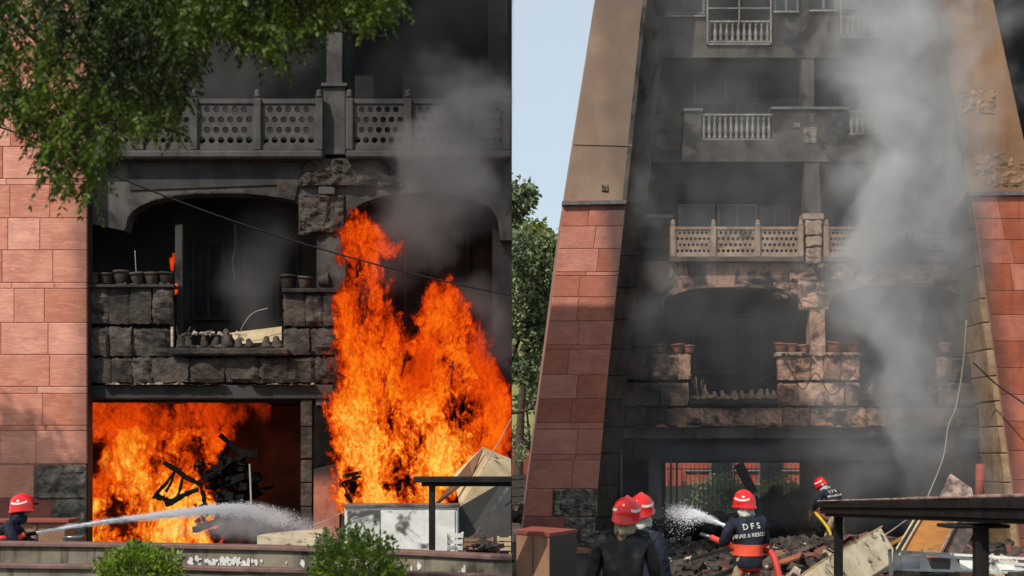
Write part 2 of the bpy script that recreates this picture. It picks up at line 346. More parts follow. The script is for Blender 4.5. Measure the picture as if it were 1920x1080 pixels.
# pier of pink sandstone at its left end
YL = 24.7
pier = box('sandstone_pier', X(-230, YL), X(161, YL), YL - .055, 25.02, 0, 11.4, M['mortar'], lb)
box('side_wall', -11.2, -9.0, 25.04, 27.9, 0, 11.4, M['lsoot'], lb)
rows = [(275 - 65 * (k + 1), 275 - 65 * k) for k in range(14)] + [(275, 335), (335, 347), (347, 409), (409, 469), (469, 530), (530, 541), (541, 605), (605, 665), (665, 725), (725, 738), (738, 798), (798, 808), (808, 870)]
L_l = lambda y: -230; L_r = lambda y: 163
courses(rows, L_l, L_r, YL, M['tile_l'], pier, seed=5, w0=72, jit=.003, th=.068, gap=.35)
pquad('stone_tile', [(-10, 873), (64, 873), (64, 934), (-10, 934)], YL - .08, .08, M['tile_l'], pier)
pquad('stone_tile', [(-90, 873), (-12, 873), (-12, 934), (-90, 934)], YL - .08, .08, M['tile_l'], pier)
pquad('stone_tile', [(-60, 936), (98, 936), (98, 974), (-60, 974)], YL - .1, .1, M['tile_dark'], pier)
def roughpatch(name, x0, x1, y0, y1, Y, m, parent, amp=.08, nx=26, nz=26, th=.12):
    vs = []; fs = []
    for j in range(nz + 1):
        for i in range(nx + 1):
            px, py = x0 + (x1 - x0) * i / nx, y0 + (y1 - y0) * j / nz; v = P(px, py, Y)
            e = 0 if i in (0, nx) or j in (0, nz) else 1
            v.y -= e * amp * (.5 + mnoise.fractal(v * 4.5, 1, 2, 4)); vs.append(v)
    for j in range(nz):
        for i in range(nx): a = j * (nx + 1) + i; fs.append((a, a + 1, a + nx + 2, a + nx + 1))
    return mk(name, vs, fs, m, parent)
box('pier_side', X(161, YL) + .003, X(161, YL) + .03, YL, 25.0, 0, 11.39, M['lsoot'], pier)  # thin dark sheet added over the pier's right side
roughpatch('bare_masonry', 65, 162, 872, 935, YL - .09, M['rough'], pier); roughpatch('bare_masonry', 98, 162, 936, 1030, YL - .09, M['rough'], pier)
# back wall, roof and side walls
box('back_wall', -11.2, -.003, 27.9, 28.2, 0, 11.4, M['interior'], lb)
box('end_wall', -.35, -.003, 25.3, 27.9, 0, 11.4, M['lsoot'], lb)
box('roof', -11.2, -.003, YL, 28.2, 11.4, 11.7, M['lsoot'], lb)  # unseen; height set so the building's shadow stops low on the west pylon
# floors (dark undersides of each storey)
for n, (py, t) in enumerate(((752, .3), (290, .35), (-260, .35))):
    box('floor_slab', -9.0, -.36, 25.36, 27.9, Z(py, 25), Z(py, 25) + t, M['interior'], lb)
# balcony wall at the second floor, its smoky plaster back
box('upper_wall', -9.0, -.36, 26.6, 26.9, Z(288, 25), Z(-260, 25), M['lsoot'], lb)
box('upper_room_wall', X(650, 25), -.37, 26.3, 26.4, Z(286, 25), Z(-258, 25), M['interior'], lb)
for (a, b, c, d) in ((230, 330, -60, 120),):
    fr = pbox('window', a, b, c, d, 26.55, .05, M['frame'], lb); pbox('pane', a + 8, b - 8, c + 8, d - 8, 26.53, .02, M['interior'], fr)
# top storey in front, above the picture
slab('upper_fascia', [(163, -300), (960, -300), (960, TOPY), (163, TOPY)], 25, .3, M['lfascia'], lb)
# column
col = pbox('column', 612, 642, -300, 160, 25.02, .35, M['lfascia'], lb, .01)
pbox('column_base', 606, 648, 160, 290, 24.96, .4, M['lrail'], lb, .015); pbox('column_cap', 602, 651, 155, 162, 24.9, .5, M['lrail'], lb, .01)
pbox('column', 915, 952, -300, 290, 25.02, .35, M['lfascia'], lb, .01)
# fascia with the arches
a1 = archpts(236, 594, 425, 362); a2 = archpts(648, 935, 428, 362)
slab('arch_wall', [(163, 296), (958.9, 296), (958.9, 450)] + [(938, 450)] + a2[::-1] + [(648, 760), (592, 760)] + a1[::-1] + [(232, 432), (163, 418)], 25, .42, M['lfascia'], lb)
pquad('broken_facing', [(243, 305), (560, 305), (560, 345), (243, 357)], 24.97, .04, M['lsoot'], lb, .004)
for i in range(3):   # facing stones round the springing of the arch
    pass
q = [(520, 335), (560, 345), (553, 377), (519, 370)]; pquad('facing_stone', q, 24.93, .08, M['lblock'], lb)
pquad('facing_stone', [(562, 305), (596, 305), (596, 345), (562, 350)], 24.95, .06, M['lblock'], lb)
pbox('facing_stone', 597, 628, 350, 364, 24.88, .14, M['lrail'], lb, .01)
roughpatch('broken_masonry', 560, 760, 298, 352, 24.97, M['lblock'], lb, amp=.13, nx=44, nz=16)
roughpatch('broken_masonry', 560, 648, 364, 440, 24.99, M['lblock'], lb, amp=.11, nx=26, nz=20)
for pts in (a1, a2):   # crusted lip of each arch
    for k in range(1, len(pts) - 2):
        a, b = P(*pts[k], 24.98), P(*pts[k + 1], 24.98); dz = Vector((0, 0, .028 + .02 * random.random()))
        if random.random() < .85: hexa('arch_lip', [a, b, b + dz, a + dz], [v + Vector((0, .05, 0)) for v in (a, b, b + dz, a + dz)], M['lblock'], lb)
# cornice and balustrade
pbox('cornice', 163, 605, 281, 296, 24.7, .6, M['lrail'], lb, .03); pbox('cornice', 648, 959.5, 281, 296, 24.7, .6, M['lrail'], lb, .03)
jali_run('balustrade', [165, 262, 363, 482, 598], 185, 281, 24.78, M['lrail'], lb, 6, postw=7)
jali_run('balustrade', [655, 765, 875, 950], 185, 281, 24.78, M['lrail'], lb, 6, postw=7)
# first floor loggia: window frames on the back wall
def window(px0, px1, py0, py1, Y, parent, nx=2, m='frame', pane='glass', wbar=5):
    fr = pbox('window', px0, px1, py0, py1, Y + .05, .04, M[m], parent)
    wx = (px1 - px0 - wbar) / nx
    for i in range(nx): pbox('pane', px0 + wbar + i * wx, px0 + i * wx + wx, py0 + wbar, py1 - wbar, Y + .03, .02, M[pane], fr)
    for i in range(nx + 1): pbox('mullion', px0 + i * wx, px0 + i * wx + wbar, py0, py1, Y, .06, M[m], fr)
    for q in (py0, py1 - wbar): pbox('rail', px0, px1, q, q + wbar, Y + .005, .05, M[m], fr)
    return fr
box('loggia_wall', -9.0, -.36, 27.0, 27.2, Z(752, 25), Z(290, 25) - .001, M['lsoot'], lb)
window(360, 450, 450, 600, 26.9, lb, 3, 'lsoot', 'interior'); window(480, 560, 450, 600, 26.9, lb, 2, 'lsoot', 'interior'); window(720, 800, 450, 640, 26.9, lb, 2, 'lsoot', 'interior')
window(850, 880, 420, 640, 26.8, lb, 1, 'lsoot', 'interior')
pbox('loggia_post', 328, 342, 420, 650, 25.3, .15, M['lsoot'], lb, .01)
tube('curtain_strip', [P(440, 420, 26.3), P(443, 455, 26.3), P(436, 490, 26.3), P(442, 530, 26.3)], .025, M['frame'], lb)
# parapet of charred blocks
def roughblock(name, a, b, ya, yb, Y, th, m, parent, rr, n=7, amp=.085):
    vs = []; fs = []; off = Vector((rr.random() * 50, 0, rr.random() * 50)); flat = rr.random() < .35; am = amp * (.25 if flat else 1)
    for j in range(n + 1):
        for i in range(n + 1):
            v = P(a + (b - a) * i / n, ya + (yb - ya) * j / n, Y); e = i in (0, n) or j in (0, n); co = i in (0, n) and j in (0, n)
            q = mnoise.fractal(v * 5 + off, 1, 2, 3)
            v.y += am * (-q if not e else abs(q) + .2) + (.03 if co else 0)
            if e: v += Vector((rr.uniform(-.014, .014), 0, rr.uniform(-.03, .012) if j == 0 else rr.uniform(-.01, .02)))
            vs.append(v)
    for j in range(n):
        for i in range(n): q = j * (n + 1) + i; fs.append((q, q + 1, q + n + 2, q + n + 1))
    k = len(vs); rim = [i for i in range(n + 1)] + [j * (n + 1) + n for j in range(1, n + 1)] + [n * (n + 1) + i for i in range(n - 1, -1, -1)] + [j * (n + 1) for j in range(n - 1, 0, -1)]
    vs += [vs[i] + Vector((0, Y + th - vs[i].y, 0)) for i in rim]; L_ = len(rim)
    for i in range(L_): fs.append((rim[i], rim[(i + 1) % L_], k + (i + 1) % L_, k + i))
    return mk(name, vs, fs, m, parent)
def crust(a, b, yb, Yv, m, parent, hmax=4.5, step=2.2):
    vs = []; fs = []; x = a; pv_ = None; i = 0
    while x < b:
        h = max(.15, hmax * (mnoise.fractal(Vector((x * .045, Yv, 2)), 1, 2, 4) * .9 + .25)) * min(1, (x - a) / 8 + .1, (b - x) / 8 + .1)
        vs += [P(x, yb, Yv), P(x, yb - h, Yv - random.uniform(0, .03)), P(x, yb - h * .8, Yv + .12), P(x, yb, Yv + .12)]
        if i: 
            k = i * 4; fs += [(k - 4 + q, k - 4 + (q + 1) % 4, k + (q + 1) % 4, k + q) for q in range(4)]
        x += random.uniform(.6, 1.4) * step; i += 1
    fs += [(3, 2, 1, 0), tuple(i * 4 - 4 + q for q in range(4))]
    return mk('ash_crust', vs, fs, m, parent)
def blocks(rows, Y, th, m, parent, seed=1, jit=.03, name='stone_block', cap=True):
    rr = random.Random(seed)
    for ya, yb, xs in rows:
        for a, b in zip(xs, xs[1:]):
            roughblock(name, a + .5, b - .5, ya + .5 + rr.uniform(0, 1.5), yb - .5, Y + rr.uniform(-jit, jit), th, m, parent, rr)
pp = slab('parapet', [(165, 537), (323, 537), (323, 656), (530, 656), (530, 542), (642, 542), (642, 720), (165, 720)], 24.98, .3, M['black'], lb)
blocks([(537, 608, [165, 203, 243, 284, 323]), (612, 668, [165, 205, 246, 322]), (668, 718, [165, 207, 246, 285, 353, 421, 486, 538, 590, 641]),
        (545, 612, [531, 572, 606, 641]), (613, 666, [531, 580, 641])], 24.88, .16, M['lblock'], pp, 3)
pbox('ledge', 318, 540, 652, 666, 24.72, .5, M['lblock'], pp, .03)
pbox('coping_stone', 528, 640, 540, 548, 24.8, .4, M['lblock'], pp, .012); pbox('coping_stone', 165, 326, 533, 539, 24.8, .4, M['lsoot'], pp, .012)
for a, b, t in ((193, 272, 6), (272, 352, 7), (352, 425, 3), (470, 592, 5)): crust(a, b, 721, 24.82, M['white_ash'], pp, t)
pbox('pale_reveal', 320, 324, 612, 650, 24.84, .1, M['white_ash'], pp)
# beam over the ground floor and the pier between the openings
pbox('beam', 163, 625, 722, 748, 24.95, .35, M['lsoot'], lb, .015); pbox('beam', 640, 959.5, 722, 748, 25.0, .35, M['lsoot'], lb)
gp = pbox('ground_pier', 586, 626, 748, 1060, 25.05, .5, M['black'], lb)
courses([(748, 800), (800, 860), (862, 905), (905, 950), (950, 1010)], lambda y: 563, lambda y: 586, 25.1, M['lblock'], gp, seed=3, w0=30, name='stone_tile')
pquad('stone_tile', [(588, 880), (637, 868), (637, 1010), (588, 1010)], 24.93, .1, mat('pier_red', (.40, .15, .09), (.28, .1, .07), 3, .8, .5, streak=.4, grads=[((0, 0, 1), 1.65, 2.1, .97)]), gp)
pbox('drainpipe', 640, 646, 730, 1040, 24.9, .06, M['lsoot'], lb)
box('fire_room_wall', -9.0, X(590, 25), 27.3, 27.5, 0, Z(752, 25) - .002, M['interior_red'], lb)
box('threshold', X(163, 25), -.36, 25.0, 27.9, 0, .12, M['black'], lb)

def potrow(xs, py, Y, me, label, g, tilt=()):
    for i, (px, s) in enumerate(xs):
        o = put('flower_pot', me, (X(px, Y), Y, Z(py, Y) + (.0 if i not in tilt else .12)), sca=(s, s, s), rot=((random.uniform(-.08, .08), random.uniform(-.12, .12), 0) if i not in tilt else (0, R(80), 0)))
        tag(o, label[i], 'flower pot', g)
potrow([(178, .75), (200, .8), (228, .95), (259, .85), (285, .85), (311, .85)], 533, 25.02, pot_me,
       ['black clay pot in deepest shadow next to the pink sandstone pier', 'black clay pot second out from the pink sandstone pier', 'large soot black clay pot with a tin on its rim, on charred parapet',
        'grey charred pot with a thin stick rising behind it, left half building', 'brownish charred pot on the outer end of the burning loggia parapet', 'low charred pot at the very edge of the loggia gap, burning building'], 'charred pots on the burning parapet')
potrow([(540, .95), (570, .85), (596, .85)], 541, 25.02, pot_me,
       ['charred pot on the inner corner of the parapet beside the tall flame', 'squat charred pot between two others beside the tall flame', 'charred pot tipped on its side next to the tall flame'], 'charred pots beside the tall flame', tilt=(2,))
for i, px in enumerate((337, 358, 381, 403, 426, 448, 471, 500, 519)):
    s = random.uniform(.7, 1.0)
    put('finial', finial_me, (X(px + random.uniform(-3, 3), 24.9), 24.9 + random.uniform(-.04, .04), Z(653, 24.9)), pp, sca=(s, s, s * random.uniform(.6, 1.15)), rot=(random.uniform(-.15, .15), random.uniform(-.25, .25), 0))
o = mk('collapsed_board', [P(432, 626, 25.4), P(528, 614, 25.4), P(528, 640, 25.2), P(445, 645, 25.2), P(432, 624, 25.45), P(528, 612, 25.45), P(528, 638, 25.25), P(445, 643, 25.25)], BOXF, M['cream2'])
tag(o, 'singed cream board lying behind the row of stone finials', 'board')
rubble('fallen_plaster', X(345, 25.3), X(450, 25.3), 25.15, 25.5, 60, .015, .05, M['white_ash'], z=Z(625, 25.3) - .02, label='crumbled pale plaster on the loggia sill')
# burnt furniture inside the fire
bf = thing('burnt_bench', 'black burnt frame with slanting bars, standing in the flames', 'burnt furniture', P(340, 1000, 25.6))
for a, b, r in (((306, 867), (375, 912), .05), ((287, 935), (327, 885), .035), ((310, 945), (372, 915), .06), ((372, 900), (387, 950), .04), ((290, 930), (320, 938), .06), ((327, 885), (312, 920), .03), ((345, 893), (330, 935), .03)):
    n_ = 5; prev = P(*a, 25.35)
    for k in range(1, n_ + 1):
        nx_ = P(*a, 25.35).lerp(P(*b, 25.4), k / n_) + Vector((random.uniform(-.02, .02), 0, random.uniform(-.025, .025))); bar('bar', prev, nx_, r * random.uniform(.7, 1.15), M['black'], bf, r * random.uniform(.5, 1.1), n=5); prev = nx_
hp = thing('burnt_heap', 'tangled black heap of burnt beams and furniture in the dark part of the fire room', 'debris heap', P(430, 1000, 26))
rr = random.Random(12)
for k in range(75):
    cx, cy = rr.gauss(428, 30), 0; cy = rr.uniform(835 + abs(cx - 425) * .9, 1005); an = rr.uniform(-1.4, 1.4); ln = rr.uniform(6, 32)
    bar('charred_beam', P(cx - ln * math.cos(an), cy - ln * math.sin(an), 25.5 + rr.uniform(-.1, .6)), P(cx + ln * math.cos(an), cy + ln * math.sin(an), 25.6 + rr.uniform(-.1, .6)), rr.uniform(.03, .11), M['black'], hp)
bar('charred_beam', P(412, 815, 25.5), P(452, 850, 25.6), .06, M['black'], hp); bar('charred_beam', P(452, 848, 25.6), P(485, 850, 25.6), .09, M['black'], hp); bar('charred_beam', P(468, 870, 25.4), P(472, 970, 25.4), .02, M['rope'], hp)
rubble('ash_heap', X(165, 25.6), X(960, 25.6) - .1, 24.9, 26.2, 500, .04, .16, M['black'], z=.1, label='heap of ash and burnt scraps under the flames', heap=lambda x, y: .25)
# black frames in the second fire
bs = thing('burnt_shelf', 'blackened shelf bars leaning in the large fire', 'burnt furniture', P(660, 930, 24.7))
for a, b, r in (((642, 893), (680, 885), .04), ((642, 905), (676, 893), .03), ((645, 925), (665, 950), .03), ((640, 905), (660, 940), .025), ((694, 905), (694, 945), .02)): bar('bar', P(*a, 24.15), P(*b, 24.15), r, M['black'], bs)

# ------------------------------------------------------------------ left foreground
# things behind the low wall
Yb = 21.8
wb = thing('white_cupboard', 'white enamel cupboard lying on its side, scorched black on one door', 'cupboard', P(750, 1040, Yb))
pbox('body', 646, 858, 950, 1060, Yb, .6, M['white_metal'], wb, .01)
pbox('door', 651, 712, 957, 1055, Yb - .03, .03, mat('scorched_enamel', (.6, .6, .57), (.5, .5, .46), 3, .5, .3, soot=.62, sscale=2.4, sootc=(.07, .068, .06)), wb, .006); pbox('door', 715, 853, 957, 1055, Yb - .03, .03, M['white_metal'], wb, .006)
pbox('top_edge', 644, 860, 946, 951, Yb - .05, .7, M['steel'], wb, .004)
fd = thing('door_sheet', 'pale cream metal door panel lying flat on rubble by the red pier', 'panel', P(548, 1020, 21))
hexa('sheet_face', [P(482, 1004, 20.4), P(590, 1012, 20.2), P(590, 1035, 20.2), P(482, 1035, 20.4)], [P(500, 1000, 21.4), P(618, 990, 21.4), P(618, 1035, 21.4), P(500, 1035, 21.4)], M['cream'], fd)
tag(hexa('cardboard_carton', [P(862, 950, 23), P(915, 868, 23), P(985 - 26, 905, 23), P(905, 985, 23)], [P(850, 890, 23.9), P(905, 838, 23.9), P(958, 860, 23.9), P(958, 930, 23.9)], M['cream2']), 'tilted tan board carton sliding down by the edge of the large fire', 'carton')
tag(hexa('brown_plank', [P(815, 945, 22.8), P(880, 865, 23.4), P(905, 840, 23.4), P(885, 890, 23.4)], [v + Vector((0, .06, -.05)) for v in (P(815, 945, 22.8), P(880, 865, 23.4), P(905, 840, 23.4), P(885, 890, 23.4))], M['tan']), 'brown plank edge against the tilted carton', 'plank')
tag(mk('scorched_sheet', [P(862, 950, 22.4), P(940, 905, 22.6), P(958, 905, 22.6), P(958, 1030, 22.2), P(860, 1030, 22.2)] + [v + Vector((0, .05, 0)) for v in (P(862, 950, 22.4), P(940, 905, 22.6), P(958, 905, 22.6), P(958, 1030, 22.2), P(860, 1030, 22.2))], [(0, 1, 2, 3, 4), (9, 8, 7, 6, 5), (0, 5, 6, 1), (1, 6, 7, 2), (2, 7, 8, 3), (3, 8, 9, 4), (4, 9, 5, 0)], M['dark_panel']), 'dark scorched sheet under the black canopy rail', 'sheet')
tag(bar('metal_strut', P(885, 1010, 21.5), P(952, 915, 21.5), .025, M['steel']), 'thin grey metal strut leaning under the black canopy rail', 'strut')
cn = thing('canopy_frame', 'flat black metal canopy edge on a single post over the white cupboard', 'canopy', P(809, 1040, 18))
pbox('beam', 775, 959.5, 894, 905, 18, .5, M['canopy_black'], cn, .008); pbox('lower_beam', 790, 959.5, 905, 912, 18.08, .4, M['canopy_black'], cn, .006)
box('post', X(803, 18), X(815, 18), 18.1, 18.18, 0, Z(910, 18), M['canopy_black'], cn, .004)
jk = [((838, 868), (1000, 1035), 'burnt white crate lying behind the low wall', 'white_metal'), ((870, 925), (1010, 1033), 'low slatted wooden crate beside the burnt white one', 'tan'), ((932, 958), (1008, 1035), 'small tan box behind the end of the low wall', 'cream2')]
for (xs, ys, lab, mm) in jk:
    c = thing('crate', lab, 'crate', P((xs[0] + xs[1]) / 2, ys[1], 19.5), 'crates behind the low wall')
    for k in range(3):
        h = (ys[1] - ys[0]) / 3; pbox('slat', xs[0], xs[1], ys[0] + k * h, ys[0] + k * h + h * .7, 19.5, .02, M[mm], c)
        pbox('slat', xs[0], xs[1], ys[0] + k * h, ys[0] + k * h + h * .7, 19.9, .02, M[mm], c)
    for q in (xs[0], xs[1] - 4): pbox('corner_post', q, q + 4, ys[0], ys[1] + 40, 19.52, .38, M[mm], c)
rubble('wall_debris', X(870, 20), -.15, 19.2, 21, 90, .02, .11, M['debris'], z=Z(1022, 20), label='loose burnt scraps piled behind the end of the low wall')
cb = thing('brown_cabinet', 'low brown wooden cabinet against the sandstone pier behind the hose nozzle', 'cabinet', P(60, 1030, 22.5))
pbox('body', -40, 122, 980, 1100, 22.5, .5, M['tan'], cb, .01); pbox('top_edge', -44, 128, 974, 980, 22.42, .6, M['tile_dark'], cb, .004); pbox('panel_divider', 63, 68, 980, 1100, 22.47, .03, M['coping'], cb)
tag(put('steel_bowl', lathe_me('bowl', [(.08, 0), (.15, .03), (.17, .1), (.175, .13), (.16, .13), (.14, .06), (.01, .04)], M['steel'], 18), P(138, 1020, 22)), 'shiny steel cooking pot at the foot of the pier', 'pot')
box('crate_stand', 0, .001, 0, .001, 0, .001, M['tan']) if False else None
tag(box('plinth', X(118, 22.3), X(160, 22.3), 21.8, 22.4, 0, Z(1020, 22) , M['coping']), 'low plinth under the steel pot', 'plinth')
# curved low wall and planter kerb
lw = thing('low_wall', 'low stained concrete wall with brown coping curving behind the bushes', 'wall', (-3, 15, 0))
def wallrun(name, pts, z0, z1, th, m, parent, bevel=0):
    vs = []; fs = []
    for i, (x, y) in enumerate(pts): vs += [(x, y, z0), (x, y, z1), (x, y + th, z1), (x, y + th, z0)]
    for i in range(len(pts) - 1):
        a = i * 4; b = a + 4
        for k in range(4): fs.append((a + k, a + (k + 1) % 4, b + (k + 1) % 4, b + k))
    fs += [(0, 1, 2, 3), tuple(len(vs) - 1 - k for k in range(4))]
    return mk(name, vs, fs, m, parent, bevel=bevel)
wp = []
for px, yy in ((-250, 16.1), (0, 16), (160, 15.85), (320, 15.62), (480, 15.35), (640, 14.95), (800, 14.4), (959.8, 13.75)): wp.append((X(px, yy), yy))
wallrun('wall_body', [(a, b + .05) for a, b in wp], 0, 1.262, .2, M['concrete'], lw); wallrun('coping', wp, 1.262, 1.31, .32, M['coping'], lw, .008)
fl_v = []; fl_f = []      # flakes of white paint left on the wall
for _ in range(150):
    px = random.gauss(425, 30) if random.random() < .8 else random.uniform(200, 900); yy = ipl(px, [(0, 16), (160, 15.85), (320, 15.62), (480, 15.35), (640, 14.95), (800, 14.4), (960, 13.75)]) + .035
    zc = 1.16 - random.random() ** 1.5 * .25 * (1 if px < 500 else .4); w_, h_ = random.uniform(.008, .035), random.uniform(.01, .07); i = len(fl_v); x = X(px, yy); x = min(x, -.05)
    fl_v += [(x + w_ * math.cos(t) * random.uniform(.5, 1), yy + w_ * math.cos(t) * -.15, zc + h_ * math.sin(t) * random.uniform(.5, 1)) for t in (0, 1.05, 2.1, 3.14, 4.2, 5.2)]; fl_f.append(tuple(range(i, i + 6)))
fk = mk('paint_flakes', fl_v, fl_f, M['white_metal'], lw); fk['kind'] = 'stuff'
kp = []
for px, yy in ((-250, 14.1), (0, 14), (320, 13.8), (640, 13.3), (959.8, 12.65)): kp.append((X(px, yy), yy))
pk = thing('planter_kerb', 'front kerb of the planter that holds the two clipped bushes', 'kerb', (-3, 13.5, 0))
wallrun('kerb_body', [(a, b + .04) for a, b in kp], 0, 1.17, .12, M['concrete'], pk); wallrun('kerb_coping', kp, 1.17, 1.215, .2, M['coping'], pk, .008)
vs = [(a, b + .14, .95) for a, b in kp] + [(a, b + .06, .95) for a, b in reversed(wp)]
tag(mk('planter_soil', vs, [tuple(range(len(vs)))], M['soil']), 'dark soil between kerb and low wall', kind='structure')

# ------------------------------------------------------------------ foliage
def leafcloud(name, C, D, L, W, m, parent, fold=.25):      # rhombic leaves at C pointing along D
    n = len(C); D = D / np.linalg.norm(D, axis=1)[:, None]; rv = rng.normal(size=(n, 3)); S = np.cross(D, rv); S /= np.linalg.norm(S, axis=1)[:, None]; U = np.cross(S, D)
    L = L[:, None]; Wd = W[:, None]
    v = np.empty((n, 4, 3)); v[:, 0] = C; v[:, 1] = C + D * L * .45 + S * Wd + U * Wd * fold; v[:, 2] = C + D * L; v[:, 3] = C + D * L * .45 - S * Wd + U * Wd * fold
    me = bpy.data.meshes.new(name); me.vertices.add(n * 4); me.vertices.foreach_set('co', v.reshape(-1))
    me.loops.add(n * 6); idx = (np.arange(n)[:, None] * 4 + np.array([0, 1, 2, 0, 2, 3])).reshape(-1); me.loops.foreach_set('vertex_index', idx.astype(np.int32))
    me.polygons.add(n * 2); me.polygons.foreach_set('loop_start', np.arange(n * 2, dtype=np.int32) * 3); me.polygons.foreach_set('loop_total', np.full(n * 2, 3, dtype=np.int32))
    me.update(calc_edges=True); me.materials.append(m)
    o = bpy.data.objects.new(name, me); link(o, parent); o['kind'] = 'stuff'; return o
def sprays(name, C, ln, nl, ll, m, parent, droop=.9):
    n = len(C); th = rng.uniform(0, 2 * np.pi, n); d0 = np.stack([np.cos(th), np.sin(th), rng.uniform(-.5, .3, n)], 1)
    cs, ds = [], []
    s = rng.uniform(.6, 1.2, n)[:, None] * ln
    for k in range(nl):
        t = (k + 1) / nl; p = C + d0 * s * t * .6 + np.array([0, 0, -1]) * s * droop * t * t * .7
        tan = d0 * .6 + np.array([0, 0, -1]) * droop * 1.4 * t
        side = np.cross(tan, [0, 0, 1]); side /= (np.linalg.norm(side, axis=1)[:, None] + 1e-6)
        for sg in (-1, 1): cs.append(p); ds.append(tan * .8 + side * sg * 1.0 + rng.normal(size=(n, 3)) * .25 + np.array([0, 0, -.35]))
    Cc = np.concatenate(cs); Dd = np.concatenate(ds); q = rng.uniform(.7, 1.15, len(Cc)) * ll
    return leafcloud(name, Cc, Dd, q, q * .2, m, parent)
# overhanging branches
ot = thing('overhanging_tree', 'leafy tree branches hanging into the upper left corner, close to the viewer', 'tree', (-5.3, 9.4, 0))
tube('trunk', curvepts([(-5.3, 9.4, 0), (-5.25, 9.5, 2.5), (-5.0, 9.3, 4.6), (-4.7, 9.4, 6.2)], 4), [.22] * 4 + [.19] * 4 + [.16] * 5, M['bark'], ot)
ba = [(-60, 230), (0, 190), (40, 250), (60, 290), (100, 350), (180, 370), (200, 290), (230, 230), (330, 240), (352, 150), (375, 90), (400, 20), (430, 60), (500, 110), (530, 110), (560, 70), (600, 20), (640, 20), (700, 40), (740, 0), (760, -60)]
pts = []
while len(pts) < 4300:
    px = random.uniform(-120, 755); b = ipl(px, [(a, c) for a, c in ba]); py = random.uniform(-90, b)
    dn = .5 + .8 * (mnoise.fractal(Vector((px * .012, py * .012, 3)), 1, 2, 3) + .35)
    if px < 60 and py < 160: dn *= .5
    if b - py < 60: dn *= .5
    if px > 380: dn *= .8
    if random.random() < dn: pts.append(P(px, py, random.uniform(8.5, 10.6)))
sprays('crown', np.array([tuple(p) for p in pts]), .18, 7, .05, M['leaf_near'], ot)
for br in (((-4.8, 9.4, 5.6), (-3.6, 9.5, 5.5), (-2.6, 9.4, 4.9), (-2.4, 9.3, 4.3)), ((-4.7, 9.4, 6.1), (-3, 9.9, 5.9), (-1.8, 9.9, 5.35), (-.9, 9.9, 5.2)), ((-3.6, 9.5, 5.5), (-2.9, 9.9, 4.8), (-2.2, 9.7, 4.45))):
    c = curvepts(br, 5); tube('branch', c, [.035 - .027 * i / (len(c) - 1) for i in range(len(c))], M['bark'], ot, 6)
# a second tree, left of the picture, whose shade falls on the pier
st = thing('shade_tree', 'tree standing left of the frame, dappling the sandstone pier', 'tree', (-13.4, 17.5, 0))
tube('trunk', [(-13.4, 17.5, 0), (-13.3, 17.6, 4), (-12.9, 17.8, 7.5), (-12.6, 18, 9.5)], [.3, .25, .2, .1], M['bark'], st)
C = []
for (cx, cy, cz, r) in ((-13.2, 18.2, 10.2, 1.0), (-12.4, 18.4, 8.2, .75), (-14.1, 17.6, 9.4, 1.2), (-12.5, 18.0, 7.0, .6), (-13.6, 17.4, 7.6, .8)):
    n = int(800 * r); v = rng.normal(size=(n, 3)); v /= np.linalg.norm(v, axis=1)[:, None]; C.append(np.array([cx, cy, cz]) + v * r * (rng.uniform(0, 1, (n, 1)) ** .5))
sprays('crown', np.concatenate(C), .3, 6, .11, M['leaf_near'], st)
def bush(px, py, Yc, rx, rz, label):
    c = P(px, py, Yc); t = thing('clipped_bush', label, 'bush', (c.x, c.y, .95), 'bushes in the planter')
    tube('stem', [(c.x, c.y, .94), (c.x + .02, c.y, 1.2)], .025, M['bark'], t)
    n = 3400; v = rng.normal(size=(n, 3)); v /= np.linalg.norm(v, axis=1)[:, None]
    bump = np.array([1 + .3 * mnoise.noise(Vector(tuple(q * 2.3)) + c * 3) + .1 * mnoise.noise(Vector(tuple(q * 7))) for q in v])[:, None]
    rad = (rng.uniform(.55, 1.04, (n, 1))) * bump
    Cc = np.array(c) + v * rad * np.array([rx, rx * .85, rz]); D = v * .7 + rng.normal(size=(n, 3)) * .5 + np.array([0, 0, .5])
    q = rng.uniform(.035, .062, n); leafcloud('crown', Cc, D, q, q * .3, M['leaf_bush'], t)
bush(260, 1078, 13.1, .39, .29, 'smaller clipped green bush in the planter below the water jet'); bush(668, 1078, 12.7, .44, .39, 'larger clipped green bush in the planter below the white cupboard')

# ================================================================== RIGHT: the tower (front wall 35 m away)
tw = thing('tower_building', 'tall tapering tower with red sandstone foot, soot black balconies and smoke rising past them', 'building', (6, 36, 0))
YP, YF = 33.5, 35.0
pLo = [(0, 1118), (380, 1058), (970, 983), (1060, 972)]; pLi = [(0, 1213), (330, 1179), (380, 1174), (700, 1140), (915, 1121), (1060, 1108)]
pRi = [(0, 1755), (360, 1818), (600, 1853), (910, 1895), (1060, 1913)]; pRo = [(0, 1862), (265, 1920), (1060, 2075)]
TOP = -260
def pylon(name, a, b, ys, Y, dep, m, parent):
    f = []; 
    for y in ys: f.append((ipl(y, a), y))
    for y in reversed(ys): f.append((ipl(y, b), y))
    return slab(name, f, Y, dep, m, parent)
pl = pylon('west_pylon', pLo, pLi, [375, 700, 915, 1060], YP, 5, M['mortar'], tw)
plu = pylon('west_pylon_plaster', pLo, pLi, [TOP, 0, 379], YP + .02, 5, M['plaster'], tw)
slab('cornice', [(1054, 377), (1174, 375), (1174, 382), (1054, 384)], YP - .12, .3, M['frame'], tw)
for py in (268,): slab('string_course', [(ipl(py, pLo), py - 1), (ipl(py, pLi), py + 3), (ipl(py, pLi), py + 6), (ipl(py, pLo), py + 3)], YP, .1, M['plaster'], tw)
